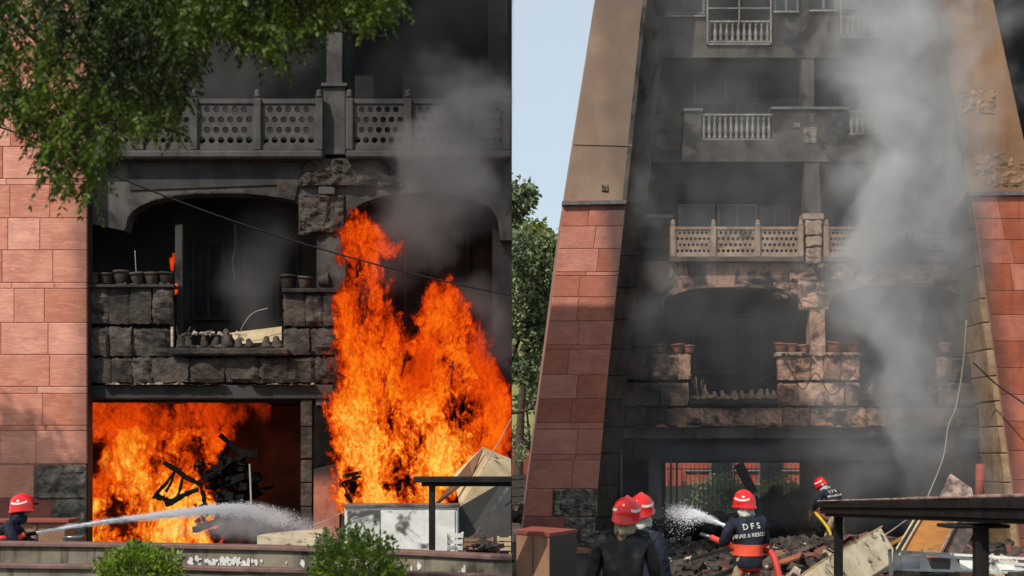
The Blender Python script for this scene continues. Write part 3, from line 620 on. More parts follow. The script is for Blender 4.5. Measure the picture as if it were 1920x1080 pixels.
rowsR = [(384, 424), (424, 466), (466, 510), (510, 517), (517, 557), (557, 602), (602, 647), (647, 655), (655, 703), (703, 748), (748, 793), (793, 805), (805, 852), (852, 863), (863, 916)]
e1 = lambda y: ipl(y, pLo); e2 = lambda y: ipl(y, pLi)
courses(rowsR, e1, e2, YP - .001, M['tile_r'], pl, seed=8, w0=54, jit=.003, th=.016, gap=.4)
pquad('stone_tile', [(991, 917), (1037, 917), (1034, 968), (984, 968)], YP - .08, .08, M['tile_r'], pl)
pquad('stone_tile', [(983, 969), (1060, 969), (1058, 1003), (979, 1003)], YP - .1, .1, M['tile_dark'], pl)
pquad('stone_tile', [(1060, 1026), (1110, 1026), (1106, 1062), (1058, 1062)], YP - .08, .08, M['tile_r'], pl)
roughpatch('bare_masonry', 1038, 1120, 917, 968, YP - .05, M['rough'], pl); roughpatch('bare_masonry', 1060, 1116, 970, 1026, YP - .05, M['rough'], pl)
# splayed side of the west pylon
rvr = random.Random(4); yy = TOP
cuts = [TOP, 0, 120, 250, 379] + [430, 480, 540, 600, 655, 705, 750, 800, 850, 910, 970, 1035]
for a, b in zip(cuts, cuts[1:]):
    g = .6 if a > 370 else 0
    f = [P(ipl(a, pLi), a + g, YP), P(ipl(a, pLi) + 39, a + g, YF), P(ipl(b, pLi) + 39, b - g, YF), P(ipl(b, pLi), b - g, YP)]
    j = Vector((rvr.uniform(-.03, .03), 0, 0)) if g else Vector((0, 0, 0))
    hexa('stone_block', [v + j for v in f], [v + Vector((-.25, .05, 0)) for v in f], M['block_r'] if a > 370 else M['sooty'], pl, .01 if g else 0)
# east pylon
pr = pylon('east_pylon', pRi, pRo, [360, 600, 910, 1060], YP, 5, M['mortar'], tw); pru = pylon('east_pylon_plaster', pRi, pRo, [TOP, 0, 265, 364], YP + .02, 5, M['plaster_r'], tw)
slab('cornice', [(1816, 360), (1945, 358), (1945, 365), (1816, 367)], YP - .12, .3, M['frame'], tw)
rowsE = [(368, 410), (410, 450), (450, 495), (495, 545), (545, 590), (590, 640), (640, 690), (690, 740), (740, 790), (790, 845), (845, 900), (900, 955), (955, 1010), (1010, 1060)]
courses(rowsE, lambda y: ipl(y, pRi) + 4, lambda y: ipl(y, pRo), YP, M['tile_rr'], pr, seed=18, w0=64, jit=.003, th=.016, gap=.4)
for a, b in zip([368, 430, 500, 560, 605, 655, 705, 752, 800, 850, 905, 965, 1030], [430, 500, 560, 605, 655, 705, 752, 800, 850, 905, 965, 1030, 1060]):   # its inner side in pale blocks
    x0, x1 = X(ipl(a, pRi), YP), X(ipl(b, pRi), YP); j = rvr.uniform(0, .05)
    hexa('stone_block', [(x0 - .09 - j, YP + .02, Z(a + 1, YP)), (x0 + .02, YP - .03, Z(a + 1, YP)), (x1 + .02, YP - .03, Z(b - 1, YP)), (x1 - .09 - j, YP + .02, Z(b - 1, YP))],
         [(x0 - .09 - j, YF + .2, Z(a + 1, YP)), (x0 + .02, YF + .2, Z(a + 1, YP)), (x1 + .02, YF + .2, Z(b - 1, YP)), (x1 - .09 - j, YF + .2, Z(b - 1, YP))], M['pale_stone'], pr, .015)
# body behind, floors
S = M['sooty']
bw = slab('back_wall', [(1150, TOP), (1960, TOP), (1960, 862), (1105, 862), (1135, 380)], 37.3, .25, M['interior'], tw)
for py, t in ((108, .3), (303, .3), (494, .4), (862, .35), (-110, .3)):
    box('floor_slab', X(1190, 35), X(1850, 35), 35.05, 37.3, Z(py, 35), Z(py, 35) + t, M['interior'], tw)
box('roof', X(1155, 35), X(1850, 35), 33.6, 38.4, Z(TOP, 35), Z(TOP, 35) + .3, S, tw)
# top storey
f5 = slab('top_parapet', [(1236, 55), (1325, 55), (1325, 85), (1447, 85), (1447, 60), (1573, 60), (1573, 72), (1690, 72), (1690, 60), (1775, 60), (1790, 108), (1228, 108)], YF, .3, S, tw)
slab('top_beam', [(1225, -110), (1780, -110), (1780, -60), (1225, -60)], YF, .3, S, tw)
def railing(px0, px1, py0, py1, Y, n, parent, m='white_paint'):
    r_ = pbox('railing', px0, px1, py0, py0 + 4, Y, .12, M[m], parent, .006); pbox('bottom_rail', px0, px1, py1 - 4, py1, Y, .14, M[m], r_, .006)
    h = (py1 - py0 - 8) * Y / F
    for i in range(n):
        put('baluster', bal_me, (X(px0 + (i + .5) * (px1 - px0) / n, Y), Y + .06, Z(py1 - 4, Y)), r_, sca=(.85, .85, h / .6))
    return r_
railing(1325, 1445, 38, 80, YF + .02, 11, f5); railing(1575, 1690, 30, 70, YF + .02, 11, f5)
for (a, b, c, d) in ((1325, 1447, -70, 84), (1575, 1692, -70, 72)):     # pale frames round the balcony openings
    fr = pbox('frame', a, a + 3, c, d, YF - .06, .05, M['white_paint'], f5)
    pbox('frame_bar', b - 3, b, c, d, YF - .06, .05, M['white_paint'], fr); pbox('frame_bar', a, b, d - 3, d, YF - .06, .05, M['white_paint'], fr)
    pbox('frame_bar', (a + b) / 2 - 1, (a + b) / 2 + 1, c, d - 40, YF - .05, .04, M['white_paint'], fr); pbox('frame_bar', a, b, 14, 16, YF - .05, .04, M['white_paint'], fr)
for a, b, c in ((1243, 1322, 30), (1450, 1498, 22), (1518, 1570, 20), (1696, 1755, 20)): pbox('sill', a, b, c - 2, c + 1, YF - .05, .1, M['white_paint'], f5)
for a, b, c in ((1243, 1322, 55), (1450, 1498, 60), (1518, 1570, 60), (1696, 1765, 60)):
    window(a, b, -60, c - 28, YF + .1, f5, 2)
pbox('panel', 1238, 1323, 30, 55, YF + .02, .2, S, f5); pbox('panel', 1449, 1573, 22, 60, YF + .02, .2, S, f5); pbox('panel', 1694, 1770, 20, 60, YF + .02, .2, S, f5)
# fourth storey
f4 = slab('parapet', [(1283, 205), (1315, 205), (1315, 262), (1448, 262), (1448, 203), (1590, 203), (1590, 252), (1722, 252), (1722, 205), (1800, 205), (1812, 303), (1278, 303)], YF, .28, S, tw)
slab('side_parapet', [(1214, 215), (1283, 215), (1278, 303), (1205, 303)], YF + .25, .25, S, tw)
for a, b, c in ((1280, 1318, 203), (1446, 1592, 200), (1720, 1800, 202)): pbox('coping_stone', a, b, c, c + 5, YF - .06, .4, M['frame'], f4, .01)
railing(1315, 1448, 213, 264, YF + .02, 13, f4); railing(1592, 1722, 207, 253, YF + .02, 12, f4)
pbox('peeled_plaster', 1507, 1531, 238, 268, YF - .02, .02, M['rough'], f4); pbox('peeled_plaster', 1487, 1500, 230, 240, YF - .015, .02, M['rough'], f4)
colm = slab('column', [(1503, -60), (1523, -60), (1527, 203), (1535, 303), (1540, 405), (1507, 405), (1509, 303), (1504, 203)], YF + .03, .3, S, tw)
window(1300, 1420, 120, 196, 37.2, tw, 2, 'frame', 'glass', 4); window(1560, 1700, 120, 196, 37.2, tw, 2, 'sooty', 'glass', 4)
window(1380, 1500, 185, 240, 36.9, tw, 3, 'frame', 'glass', 3)
# second storey: windows and lattice balustrade
window(1272, 1340, 383, 460, 36.6, tw, 2, 'frame', 'glass', 4); window(1345, 1420, 383, 460, 36.6, tw, 2, 'white_paint', 'glass', 4); window(1424, 1482, 385, 460, 36.6, tw, 2, 'frame', 'glass', 4)
window(1620, 1690, 383, 460, 36.6, tw, 2, 'frame', 'glass', 4)
pbox('side_parapet', 1188, 1258, 407, 500, YF + .2, .25, S, tw); pbox('coping_stone', 1184, 1262, 402, 408, YF + .12, .4, M['frame'], tw)
jali_run('balustrade', [1262, 1338, 1421, 1502], 425, 481, YF - .15, M['jali'], tw, 8, postw=5)
jali_run('balustrade', [1550, 1623, 1708, 1778], 425, 481, YF - .15, M['jali'], tw, 8, postw=5)
cc = slab('carved_column', [(1509, 402), (1541, 402), (1544, 495), (1508, 495)], YF - .1, .35, M['black'], tw)
blocks([(412, 440, [1510, 1541]), (441, 462, [1511, 1542]), (463, 494, [1511, 1543])], YF - .2, .12, M['jali'], cc, 4)
pbox('capital', 1505, 1545, 400, 411, YF - .2, .45, M['jali'], cc, .01)
pbox('cornice', 1256, 1508, 481, 491, YF - .25, .55, M['sooty'], tw, .02); pbox('cornice', 1545, 1805, 481, 491, YF - .25, .55, M['sooty'], tw, .02)
# arches of the first storey
b1 = archpts(1243, 1503, 578, 538); b2 = archpts(1553, 1812, 575, 535)
slab('arch_wall', [(1190, 490), (1850, 490), (1850, 590), (1812, 590)] + b2[::-1] + [(1547, 578), (1547, 700), (1518, 700), (1518, 580)] + b1[::-1] + [(1238, 590), (1180, 600)], YF, .42, M['sooty_fascia'], tw)
roughpatch('broken_masonry', 1480, 1810, 492, 528, YF - .03, M['block_r'], tw, amp=.14, nx=60, nz=12); roughpatch('broken_masonry', 1497, 1555, 528, 580, YF - .03, M['block_r'], tw, amp=.14, nx=20, nz=16)
blocks([(528, 560, [1450, 1480, 1500]), (500, 534, [1580, 1640, 1700, 1752])], YF - .06, .08, M['block_r'], tw, 9, .02)
for pts in (b1, b2):
    for k in range(len(pts) - 1):
        a, b = P(*pts[k], YF - .12), P(*pts[k + 1], YF - .12); dz = Vector((0, 0, .07)); 
        hexa('arch_lip', [a, b, b + dz, a + dz], [v + Vector((0, .15, 0)) for v in (a, b, b + dz, a + dz)], M['pale_stone'] if k % 3 == 0 else M['sooty_fascia'], tw)
slab('rough_column', [(1519, 575), (1546, 575), (1548, 665), (1517, 665)], YF - .06, .3, M['block_r'], tw)
window(1300, 1415, 598, 700, 37.1, tw, 3, 'sooty', 'interior', 3); window(1425, 1490, 598, 700, 37.1, tw, 1, 'sooty', 'interior', 3); window(1610, 1740, 590, 700, 37.1, tw, 2, 'sooty', 'interior', 3)
# parapet of scorched blocks
pa = slab('parapet', [(1160, 664), (1296, 664), (1292, 762), (1459, 762), (1459, 668), (1612, 668), (1612, 762), (1758, 762), (1758, 668), (1850, 668), (1858, 800), (1160, 800)], YF - .05, .3, M['black'], tw)
blocks([(662, 712, [1172, 1215, 1252, 1272, 1296]), (716, 761, [1168, 1236, 1254, 1292]), (763, 799, [1168, 1212, 1250, 1288, 1320, 1366, 1418, 1468, 1520, 1574, 1626, 1680, 1735, 1790, 1850]),
        (667, 713, [1459, 1492, 1520, 1545, 1575, 1612]), (716, 761, [1459, 1496, 1547, 1583, 1613]), (668, 713, [1758, 1790, 1848]), (716, 761, [1762, 1800, 1853])], YF - .2, .2, M['block_r'], pa, 6, .05)
pbox('ledge', 1294, 1460, 746, 758, YF - .35, .6, M['sooty'], pa, .03); pbox('ledge', 1612, 1760, 740, 752, YF - .35, .6, M['sooty'], pa, .03)
for a, b, t in ((1187, 1258, 7), (1268, 1314, 10), (1415, 1500, 4), (1515, 1640, 5), (1690, 1760, 4)): crust(a, b, 801, YF - .3, M['pale_stone'], pa, t)
pbox('coping_stone', 1456, 1510, 660, 668, YF - .25, .4, M['jali'], pa, .012); pbox('coping_stone', 1528, 1614, 661, 668, YF - .25, .4, M['block_r'], pa, .012)
for i, px in enumerate((1323, 1341, 1356, 1376, 1392, 1408, 1424, 1440, 1452)): put('finial', finial_me2, (X(px, 34.8), 34.8, Z(747, 34.8)), pa, sca=(random.uniform(.6, .95),) * 2 + (random.uniform(.5, .95),), rot=(random.uniform(-.2, .2), random.uniform(-.3, .3), 0))
for i, px in enumerate((1630, 1665, 1700, 1718, 1745)): put('finial', finial_me2, (X(px, 34.8), 34.8, Z(741, 34.8)), pa, sca=(random.uniform(.6, .95),) * 2 + (random.uniform(.4, .95),), rot=(random.uniform(-.2, .2), random.uniform(-.3, .3), 0))
potrow([(1271, .95), (1292, .8)], 662, YF - .05, pot_tc, ['ochre pot on the corner of the west parapet over the fireman in the DFS jacket', 'low stacked saucer pot right at the gap in the west parapet'], 'pots on the tower parapet')
potrow([(1196, .8), (1222, .85), (1240, .9)], 662, YF - .05, pot_me, ['sooty pot nearest the west pylon on the tower parapet', 'sooty pot in the middle of the dark west parapet of the tower', 'sooty pot under a curled wire on the tower parapet'], 'pots on the tower parapet')
potrow([(1463, 1.0), (1485, .9), (1508, .85), (1562, 1.1), (1600, .95), (1772, .95), (1822, 1.1)], 661, YF - .05, pot_tc,
       ['orange pot at the left corner of the middle parapet on the tower', 'rounded sooty pot beside the orange corner pot on the tower', 'grey pot just left of the rough stone column', 'big dark pot just right of the rough stone column', 'pale red pot half lost in the smoke plume', 'reddish pot on the east parapet where the hanging cable passes', 'dark round pot beside the east pylon'], 'pots on the tower parapet')
# ground storey
pbox('beam', 1160, 1862, 802, 822, YF - .02, .4, M['sooty'], tw, .01); pbox('beam', 1160, 1862, 822, 862, YF + .25, .4, M['black'], tw)
gpR = pbox('ground_pier', 1508, 1552, 862, 960, YF, .6, M['black'], tw); pbox('pier_foot', 1516, 1556, 958, 1062, YF - .04, .6, mat('pier_foot_red', (.42, .12, .07), (.3, .08, .05), 3, .85, .7, 7, streak=.4), tw, .01)
pbox('ground_pier', 1168, 1216, 862, 1062, YF + .3, .6, M['black'], tw); pbox('door_panel', 1215, 1240, 862, 1050, YF + 1.0, .1, M['frame'], tw); pbox('drainpipe', 1163, 1167, 850, 960, YF - .1, .08, M['frame'], tw)
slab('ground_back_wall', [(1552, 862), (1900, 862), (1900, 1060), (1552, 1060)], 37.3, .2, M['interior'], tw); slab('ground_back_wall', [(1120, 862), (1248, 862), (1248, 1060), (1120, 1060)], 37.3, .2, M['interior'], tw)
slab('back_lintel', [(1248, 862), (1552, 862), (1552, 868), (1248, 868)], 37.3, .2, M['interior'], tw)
for px in (1257, 1268): pbox('rear_post', px, px + 3, 862, 1040, 37.1, .1, M['frame'], tw)
M['pitted'] = mat('pitted_plaster', (.33, .2, .11), (.16, .10, .06), 5, .95, 1, 14, bdist=.05)
for q in ((1800, 1868, 168, 215), (1822, 1900, 285, 352), (1846, 1925, 305, 350)): roughpatch('peeling_plaster', *q, YP + .045, M['pitted'], pru, amp=.07, nx=30, nz=22)
roughpatch('peeling_plaster', 1128, 1141, 346, 360, YP + .02, M['rough'], plu, amp=.06, nx=6, nz=6)
# wing behind the east pylon
wg = slab('east_wing', [(1800, TOP), (2300, TOP), (2300, 1040), (1800, 1040)], 38.8, 3, M['sooty'], tw)
for (c, d) in ((15, 95), (125, 180), (215, 300)):
    window(1868, 1990, c, d, 38.7, wg, 2, 'white_paint', 'glass', 3)

# ------------------------------------------------------------------ behind the tower
lh = thing('lime_house', 'yellow green house with dark red base behind the trees', 'house', (0, 58, 0))
box('wall', -14, 6.0, 58, 66, Z(835, 58), 10.4, M['lime'], lh); box('base', -14.02, 6.02, 57.95, 66.02, 0, Z(835, 58) - .002, M['tile_dark'], lh)
for z in (3.6, 6.6): 
    fr = box('window', .9, 1.9, 57.9, 57.98, z, z + 1.5, M['frame'], lh); box('pane', 1.0, 1.8, 57.86, 57.9, z + .1, z + 1.4, M['glass'], fr)
rb = thing('red_building', 'orange red building with white strips seen through the ground floor of the tower', 'building', (9, 52, 0))
box('wall', 6.2, 16, 52, 60, 0, 4.4, M['redwall'], rb)
for z in (1.25, 1.75, 2.2): box('strip', 6.3, 15.9, 51.9, 51.99, z, z + .07, M['white_paint'], rb)
for x in (7.2, 9.0, 10.6): fr = box('window', x, x + .9, 51.93, 51.99, .8, 2.4, M['frame'], rb); box('pane', x + .08, x + .82, 51.88, 51.93, .88, 2.32, M['glass'], fr)
gw = thing('grey_wall', 'grey boundary wall behind the tower, partly hidden by creeper', 'wall', (6, 48, 0)); box('wall_body', 2, 14, 48, 48.25, 0, 1.3, M['greywall'], gw)
fn = thing('iron_fence', 'dark iron railing fence behind the tower', 'fence', (6, 44, 0))
for z in (.35, 1.9): bar('rail', (3.4, 44, z), (10.2, 44, z), .025, M['dark_panel'], fn)
for i in range(50): bar('fence_bar', (3.5 + i * .135, 44, 0), (3.5 + i * .135, 44, 2.05), .012, M['dark_panel'], fn)
def tree(name, label, base, crown, nl, ll, m, trunkr=.18, limbs=(), group=None):
    t = thing(name, label, 'tree', base, group)
    bx, by, _ = base; top = np.mean([c[:3] for c in crown], 0)
    c = curvepts([(bx, by, 0), (bx + .1, by, top[2] * .4), tuple(top)], 5); tube('trunk', c, [trunkr * (1 - .7 * i / (len(c) - 1)) for i in range(len(c))], M['bark'], t)
    for l in limbs: q = curvepts(l, 5); tube('limb', q, [.09 - .06 * i / (len(q) - 1) for i in range(len(q))], M['bark'], t, 6)
    C = []
    for (cx, cy, cz, r) in crown:
        n = int(nl * r * r); v = rng.normal(size=(n, 3)); v /= np.linalg.norm(v, axis=1)[:, None]
        bmp = np.array([1 + .45 * mnoise.noise(Vector(tuple(q * 2.6)) + Vector((cx * 3, cz, 0))) for q in v])[:, None]
        C.append(np.array([cx, cy, cz]) + v * r * bmp * (rng.uniform(.25, 1, (n, 1)) ** .6))
    C = np.concatenate(C); q = rng.uniform(.6, 1.2, len(C)) * ll
    leafcloud('crown', C, rng.normal(size=C.shape) + np.array([0, 0, -.4]), q, q * .33, m, t); return t
Yt = 44
def TP(px, py, Y=Yt): return tuple(P(px, py, Y))
tree('garden_tree', 'dark leafy tree branch reaching in front of the sky beside the tower', (-2.6, 43, 0), [(*TP(930, 380, 43), .9), (*TP(975, 372, 43), .55), (*TP(990, 362, 43), .38), (*TP(955, 400, 43), .5)], 1500, .17, M['leaf_far'], .2, [(TP(880, 560, 43), TP(930, 420, 43), TP(985, 370, 43))])
tree('garden_tree', 'large dense tree filling the gap between sky and sandstone pylon', (-1.0, 46, 0), [(*TP(985, 480, 46), 1.0), (*TP(1015, 520, 46), .8), (*TP(975, 580, 46), 1.2), (*TP(1015, 620, 46), .8), (*TP(1030, 460, 46), .55), (*TP(985, 690, 46), .7)], 1300, .2, M['leaf_far'], .25, [(TP(930, 780, 46), TP(985, 665, 46), TP(1020, 640, 46)), (TP(930, 775, 46), TP(985, 770, 46), TP(1010, 750, 46))])
tree('garden_tree', 'yellow green sunlit tree top behind the dense dark tree', (.2, 49, 0), [(*TP(975, 450, 49), .9), (*TP(1010, 445, 49), .6), (*TP(1020, 560, 49), .5)], 1200, .2, M['leaf_yellow'], .2)
tree('garden_tree', 'drooping low tree in front of the yellow green house', (.6, 50, 0), [(*TP(1000, 700, 50), .6), (*TP(985, 750, 50), .5), (*TP(975, 820, 50), .5)], 1000, .2, M['leaf_far'], .1)
tree('round_shrub', 'dark round shrub seen through the ground floor opening', (TP(1345, 930, 45)[0], 45, 0), [(*TP(1345, 935, 45), .95), (*TP(1375, 925, 45), .5)], 1500, .13, M['leaf_far'], .05)
tree('yellow_shrub', 'yellow green creeper clump right of the round shrub', (TP(1480, 920, 45)[0], 46, 0), [(*TP(1475, 915, 46), .5), (*TP(1440, 920, 46), .35)], 1500, .13, M['leaf_yellow'], .04)
hd = tree('hedge_plant', 'low shrub with blue cloth tucked beside the pylon foot', (.4, 40, 0), [(*TP(972, 850, 40), .35)], 1500, .1, M['leaf_far'], .04)
sh = thing('metal_shutter', 'grey corrugated shutter between trees and pylon foot', 'shutter', (.3, 42, 0))
for k in range(9): pbox('slat', 930, 990, 890 + k * 8, 897 + k * 8, 42 + (k % 2) * .03, .05, M['greywall'], sh)
# parked motorcycle-like clutter at the pylon foot: left as a dark scrap heap
rubble('scrap_heap', .05, .5, 37, 39, 60, .05, .3, M['debris'], z=.3, label='dark scrap piled against the shutter', heap=lambda x, y: .5)

# ------------------------------------------------------------------ right foreground objects
pc = P(1032, 1060, 19); pbx = thing('brown_crate_box', 'brown panelled box with dark side standing before the west pylon', 'box', (pc.x, 19, 0))
A, B, Cc_, Dd = P(955, 1003, 19.4), P(1030, 1006, 18.6), P(1080, 1003, 19.6), P(1000, 1000, 20.4)
A.x = .06
zt = Z(1006, 18.6)
def vz(v, z): return (v.x, v.y, z)
mk('body', [vz(A, 0), vz(B, 0), vz(Cc_, 0), vz(Dd, 0), vz(A, zt), vz(B, zt), vz(Cc_, zt), vz(Dd, zt)], [(0, 1, 5, 4), (1, 2, 6, 5), (2, 3, 7, 6), (3, 0, 4, 7), (4, 5, 6, 7)], M['tan'], pbx)
ctr = (A + B + Cc_ + Dd) / 4
ex = lambda v, k: ctr + (v - ctr) * k
mk('lid', [vz(ex(v, 1.05), z) for z in (zt, zt + .045) for v in (A, B, Cc_, Dd)], [(0, 1, 5, 4), (1, 2, 6, 5), (2, 3, 7, 6), (3, 0, 4, 7), (4, 5, 6, 7), (3, 2, 1, 0)], M['tile_dark'], pbx)
mid = A.lerp(B, .52); bar('batten', vz(mid, 0), vz(mid, zt), .022, M['coping'], pbx)
n_ = Vector((Cc_.y - B.y, -(Cc_.x - B.x), 0)).normalized() * .012
mk('side_panel', [vz(B + n_, 0), vz(Cc_ + n_, 0), vz(Cc_ + n_, zt), vz(B + n_, zt), vz(B, 0), vz(Cc_, 0), vz(Cc_, zt), vz(B, zt)], BOXF, M['dark_panel'], pbx)

# black canopy frame running towards the viewer
cf = thing('burnt_canopy', 'long charred black canopy rail on posts with peeling pinkish top', 'canopy', (3.8, 14, 0))
e0, e1_ = Vector((X(1533, 16), 16, 0)), Vector((X(1925, 11.2), 11.2, 0))
def zlin(t, p0, p1): return Z(p0, 16) + (Z(p1, 11.2) - Z(p0, 16)) * t
def beamseg(name, ya, yb, yc, yd, wid, m, parent, inset=0, t0=0, t1=1):
    n = Vector((1, .55, 0)).normalized() * wid; o = Vector((-1, -.3, 0)).normalized() * -inset
    p0, p1 = e0.lerp(e1_, t0) + o, e0.lerp(e1_, t1) + o
    g = lambda p, z: Vector((p.x, p.y, z))
    za, zb = zlin(t0, ya, yb), zlin(t1, ya, yb); zc, zd = zlin(t0, yc, yd), zlin(t1, yc, yd)
    f = [g(p0, zc), g(p1, zd), g(p1, zb), g(p0, za)]
    return hexa(name, f, [v + n for v in f], m, parent, .006)
beamseg('upper_beam', 941, 932, 952, 954, 1.4, M['canopy_black'], cf); beamseg('middle_beam', 952.3, 954.5, 963, 975, 1.3, M['canopy_black'], cf, .025); beamseg('lower_beam', 963.3, 975.5, 968, 984, 1.2, M['canopy_black'], cf, .05, .02, 1)
for k in range(14):
    t0 = k / 14; t1 = (k + 1.0) / 14; q = random.uniform(0, 1.5)
    beamseg('roof_skin', 938.5 - q, 927 - q * 2, 940.8, 931.7, random.uniform(.5, 1.3), M['canopy_top'], cf, random.uniform(-.02, .05), t0, t1)

box('post', X(1566, 15.9), X(1581, 15.9), 15.9, 15.98, 0, Z(966, 15.9), M['canopy_black'], cf, .004)
box('post', X(1830, 12.4), X(1855, 12.4), 12.4, 12.5, 0, Z(982, 12.4), M['canopy_black'], cf, .004); pbox('post_plate', 1778, 1895, 984, 991, 12.3, .35, M['canopy_black'], cf, .01)

# fallen refrigerator
fr = thing('fallen_refrigerator', 'cream metal refrigerator lying on its back, blistered black spots on the door', 'refrigerator', P(1580, 1060, 18))
f4_ = [P(1470, 1095, 17), P(1602, 1020, 18.2), P(1638, 1082, 17.6), P(1500, 1160, 16.4)]
bk = [P(1470, 1095, 17) + Vector((.25, .75, .1)), P(1602, 1020, 18.2) + Vector((.25, .75, .1)), P(1665, 1040, 18.6), P(1530, 1150, 17.2)]
Lx = Vector((.93, .75, .42)); 
o3 = P(1480, 1092, 16.6); u = (P(1602, 1021, 18.0) - o3); v3 = (P(1640, 1085, 17.7) - P(1602, 1021, 18.0)); w3 = Vector((.42, .35, .22))
pts8 = lambda o, u, v, w: [o + v, o + u + v, o + u, o, o + v + w, o + u + v + w, o + u + w, o + w]
mk('body', pts8(o3, u, v3, w3), BOXF, M['cream'], fr, bevel=.02)
mk('door_edge', pts8(o3 - u * .01 - w3 * .02 + v3 * .01, u * 1.02, v3 * .04, w3 * 1.05), BOXF, M['pale_stone'], fr)
mk('end_panel', pts8(o3 + u * 1.001 + v3 * .08 + w3 * .1, u * .01, v3 * .86, w3 * .84), BOXF, M['pale_stone'], fr)
put('latch', KNOB(M['black']), o3 + u * 1.012 + v3 * .3 + w3 * .6, fr, sca=(.35, .35, .2))

# orange brown cabinet leaning
oc = thing('leaning_cabinet', 'orange rusted cabinet leaning back with a burnt grey patch', 'cabinet', P(1750, 1040, 22))
mk('front_panel', [P(1692, 1045, 21), P(1762, 1045, 21), P(1808, 962, 22.3), P(1735, 962, 22.3)] + [v + Vector((.05, .45, 0)) for v in (P(1692, 1045, 21), P(1762, 1045, 21), P(1808, 962, 22.3), P(1735, 962, 22.3))], BOXF, M['rust'], oc)
for k in range(3): bar('edge_strip', P(1672 + k * 6, 1045, 20.9), P(1722 + k * 5, 962, 22.2), .02, M['cream2'] if k != 1 else M['dark_panel'], oc)
bar('edge_strip', P(1758, 1045, 20.8), P(1795, 975, 22), .018, M['white_paint'], oc)
mk('side_panel', [P(1765, 1045, 21.1), P(1800, 1045, 21.3), P(1846, 962, 22.6), P(1808, 962, 22.4)] + [v + Vector((.02, .4, 0)) for v in (P(1765, 1045, 21.1), P(1800, 1045, 21.3), P(1846, 962, 22.6), P(1808, 962, 22.4))], BOXF, mat('brown_burnt', (.13, .085, .07), (.05, .04, .037), 6, .8, .6), oc)
# white rack
wr = thing('white_rack', 'white metal rack of open bins tipped over in front of the orange cabinet', 'rack', P(1780, 1080, 16))
def rp(a, b, Y=16): return P(a, b, Y)
tl, tr, bl_, br_ = (1680, 1036), (1930, 1056), (1680, 1066), (1930, 1076)
for a, b, r in (((1685, 1034), (1930, 1060), .022), ((1690, 1068), (1930, 1074), .02), ((1668, 1030), (1672, 1100), .022), ((1672, 1068), (1672, 1160), .02)): bar('rack_rail', rp(*a), rp(*b), r, M['white_metal'], wr)
bar('rack_rail', rp(1688, 1034, 16.6), rp(1930, 1048, 16.6), .02, M['white_metal'], wr)
for k, x in enumerate((1676, 1728, 1785, 1858, 1905)):
    yt = 1034 + (x - 1685) * .105; mk('divider', [rp(x, yt - 12), rp(x + 8, yt + 4), rp(x + 20, 1070), rp(x - 4, 1070), rp(x, yt - 12, 16.6), rp(x + 8, yt + 4, 16.6), rp(x + 20, 1070, 16.6), rp(x - 4, 1070, 16.6)], BOXF, M['white_metal'], wr)
for k in range(4):
    x0 = (1690, 1745, 1800, 1868)[k]; x1 = x0 + 36
    mk('bin_back', [rp(x0, 1072, 16.2), rp(x1, 1072, 16.2), rp(x1, 1042 + k * 5, 16.62), rp(x0, 1040 + k * 5, 16.62)] + [v + Vector((0, .02, 0)) for v in (rp(x0, 1072, 16.2), rp(x1, 1072, 16.2), rp(x1, 1042 + k * 5, 16.62), rp(x0, 1040 + k * 5, 16.62))], BOXF, M['dark_panel'] if k == 1 else M['white_metal'], wr)
for i, x in enumerate((1690, 1740, 1800, 1850, 1900)): tag(box('scorched_carton', X(x, 15.8), X(x + 34, 15.8), 15.8, 16.2, .0, Z(1074 + (i % 2) * 3, 15.8), M[('debris', 'dark_panel', 'tan', 'cream2', 'debris')[i]]), ('scorched carton under the left end of the white rack', 'black carton under the white rack', 'tan carton under the middle of the white rack', 'pale carton beneath the rack near the black post', 'charred carton at the right edge beneath the rack')[i], 'carton', 'cartons under the white rack')
# grey crusted slab leaning by east pylon, red drum, bricks
tag(mk('crusted_slab', [P(1752, 960, 29), P(1830, 960, 29), P(1822, 915, 29.3), P(1783, 888, 29.5)] + [v + Vector((.05, .25, 0)) for v in (P(1752, 960, 29), P(1830, 960, 29), P(1822, 915, 29.3), P(1783, 888, 29.5))], BOXF, mat('crusted', (.42, .30, .25), (.10, .07, .06), 5, .95, 1, 7, bdist=.08)), 'ash crusted brown slab standing above the canopy rail', 'slab')
tag(bar('red_pipe', P(1836, 960, 31), P(1838, 870, 31), .1, M['tile_dark'], n=10), 'upright dark red pipe at the foot of the east pylon', 'pipe')
tag(mk('red_sheet', [P(1452, 1062, 24), P(1500, 1044, 24.5), P(1505, 1030, 25.4), P(1456, 1046, 24.8), P(1452, 1066, 24), P(1500, 1048, 24.5), P(1505, 1034, 25.4), P(1456, 1050, 24.8)], BOXF, mat('orange_sheet', (.36, .11, .045), (.25, .08, .04), 3, .8, .3)), 'bent orange red metal sheet lying on the rubble', 'metal sheet')
tag(bar('short_plank', P(1455, 1035, 26), P(1492, 1048, 25.6), .05, M['tan']), 'short brown plank behind the orange red sheet', 'plank')
heap = lambda x, y: .55 * math.exp(-((x - 7.0) / 2.2) ** 2) * math.exp(-((y - 27) / 5) ** 2) + .12
rubble('rubble', 2.0, 11.5, 19, 34.6, 5200, .02, .17, M['debris'], z=.0, label='ash and broken masonry strewn over the forecourt', heap=heap)
rubble('pale_rubble', 2.4, 9, 19.5, 30, 260, .03, .12, M['white_ash'], z=.05, label='pale plaster chunks in the ash', heap=heap)
rubble('brick_rubble', 3.5, 11, 20, 31, 320, .04, .16, M['tile_rr'], z=.05, label='broken red stone in the ash', heap=heap)
bh = thing('burnt_wreckage', 'black pile of burnt wreckage inside the tower ground floor by the central pier', 'debris heap', P(1460, 1010, 35.5))
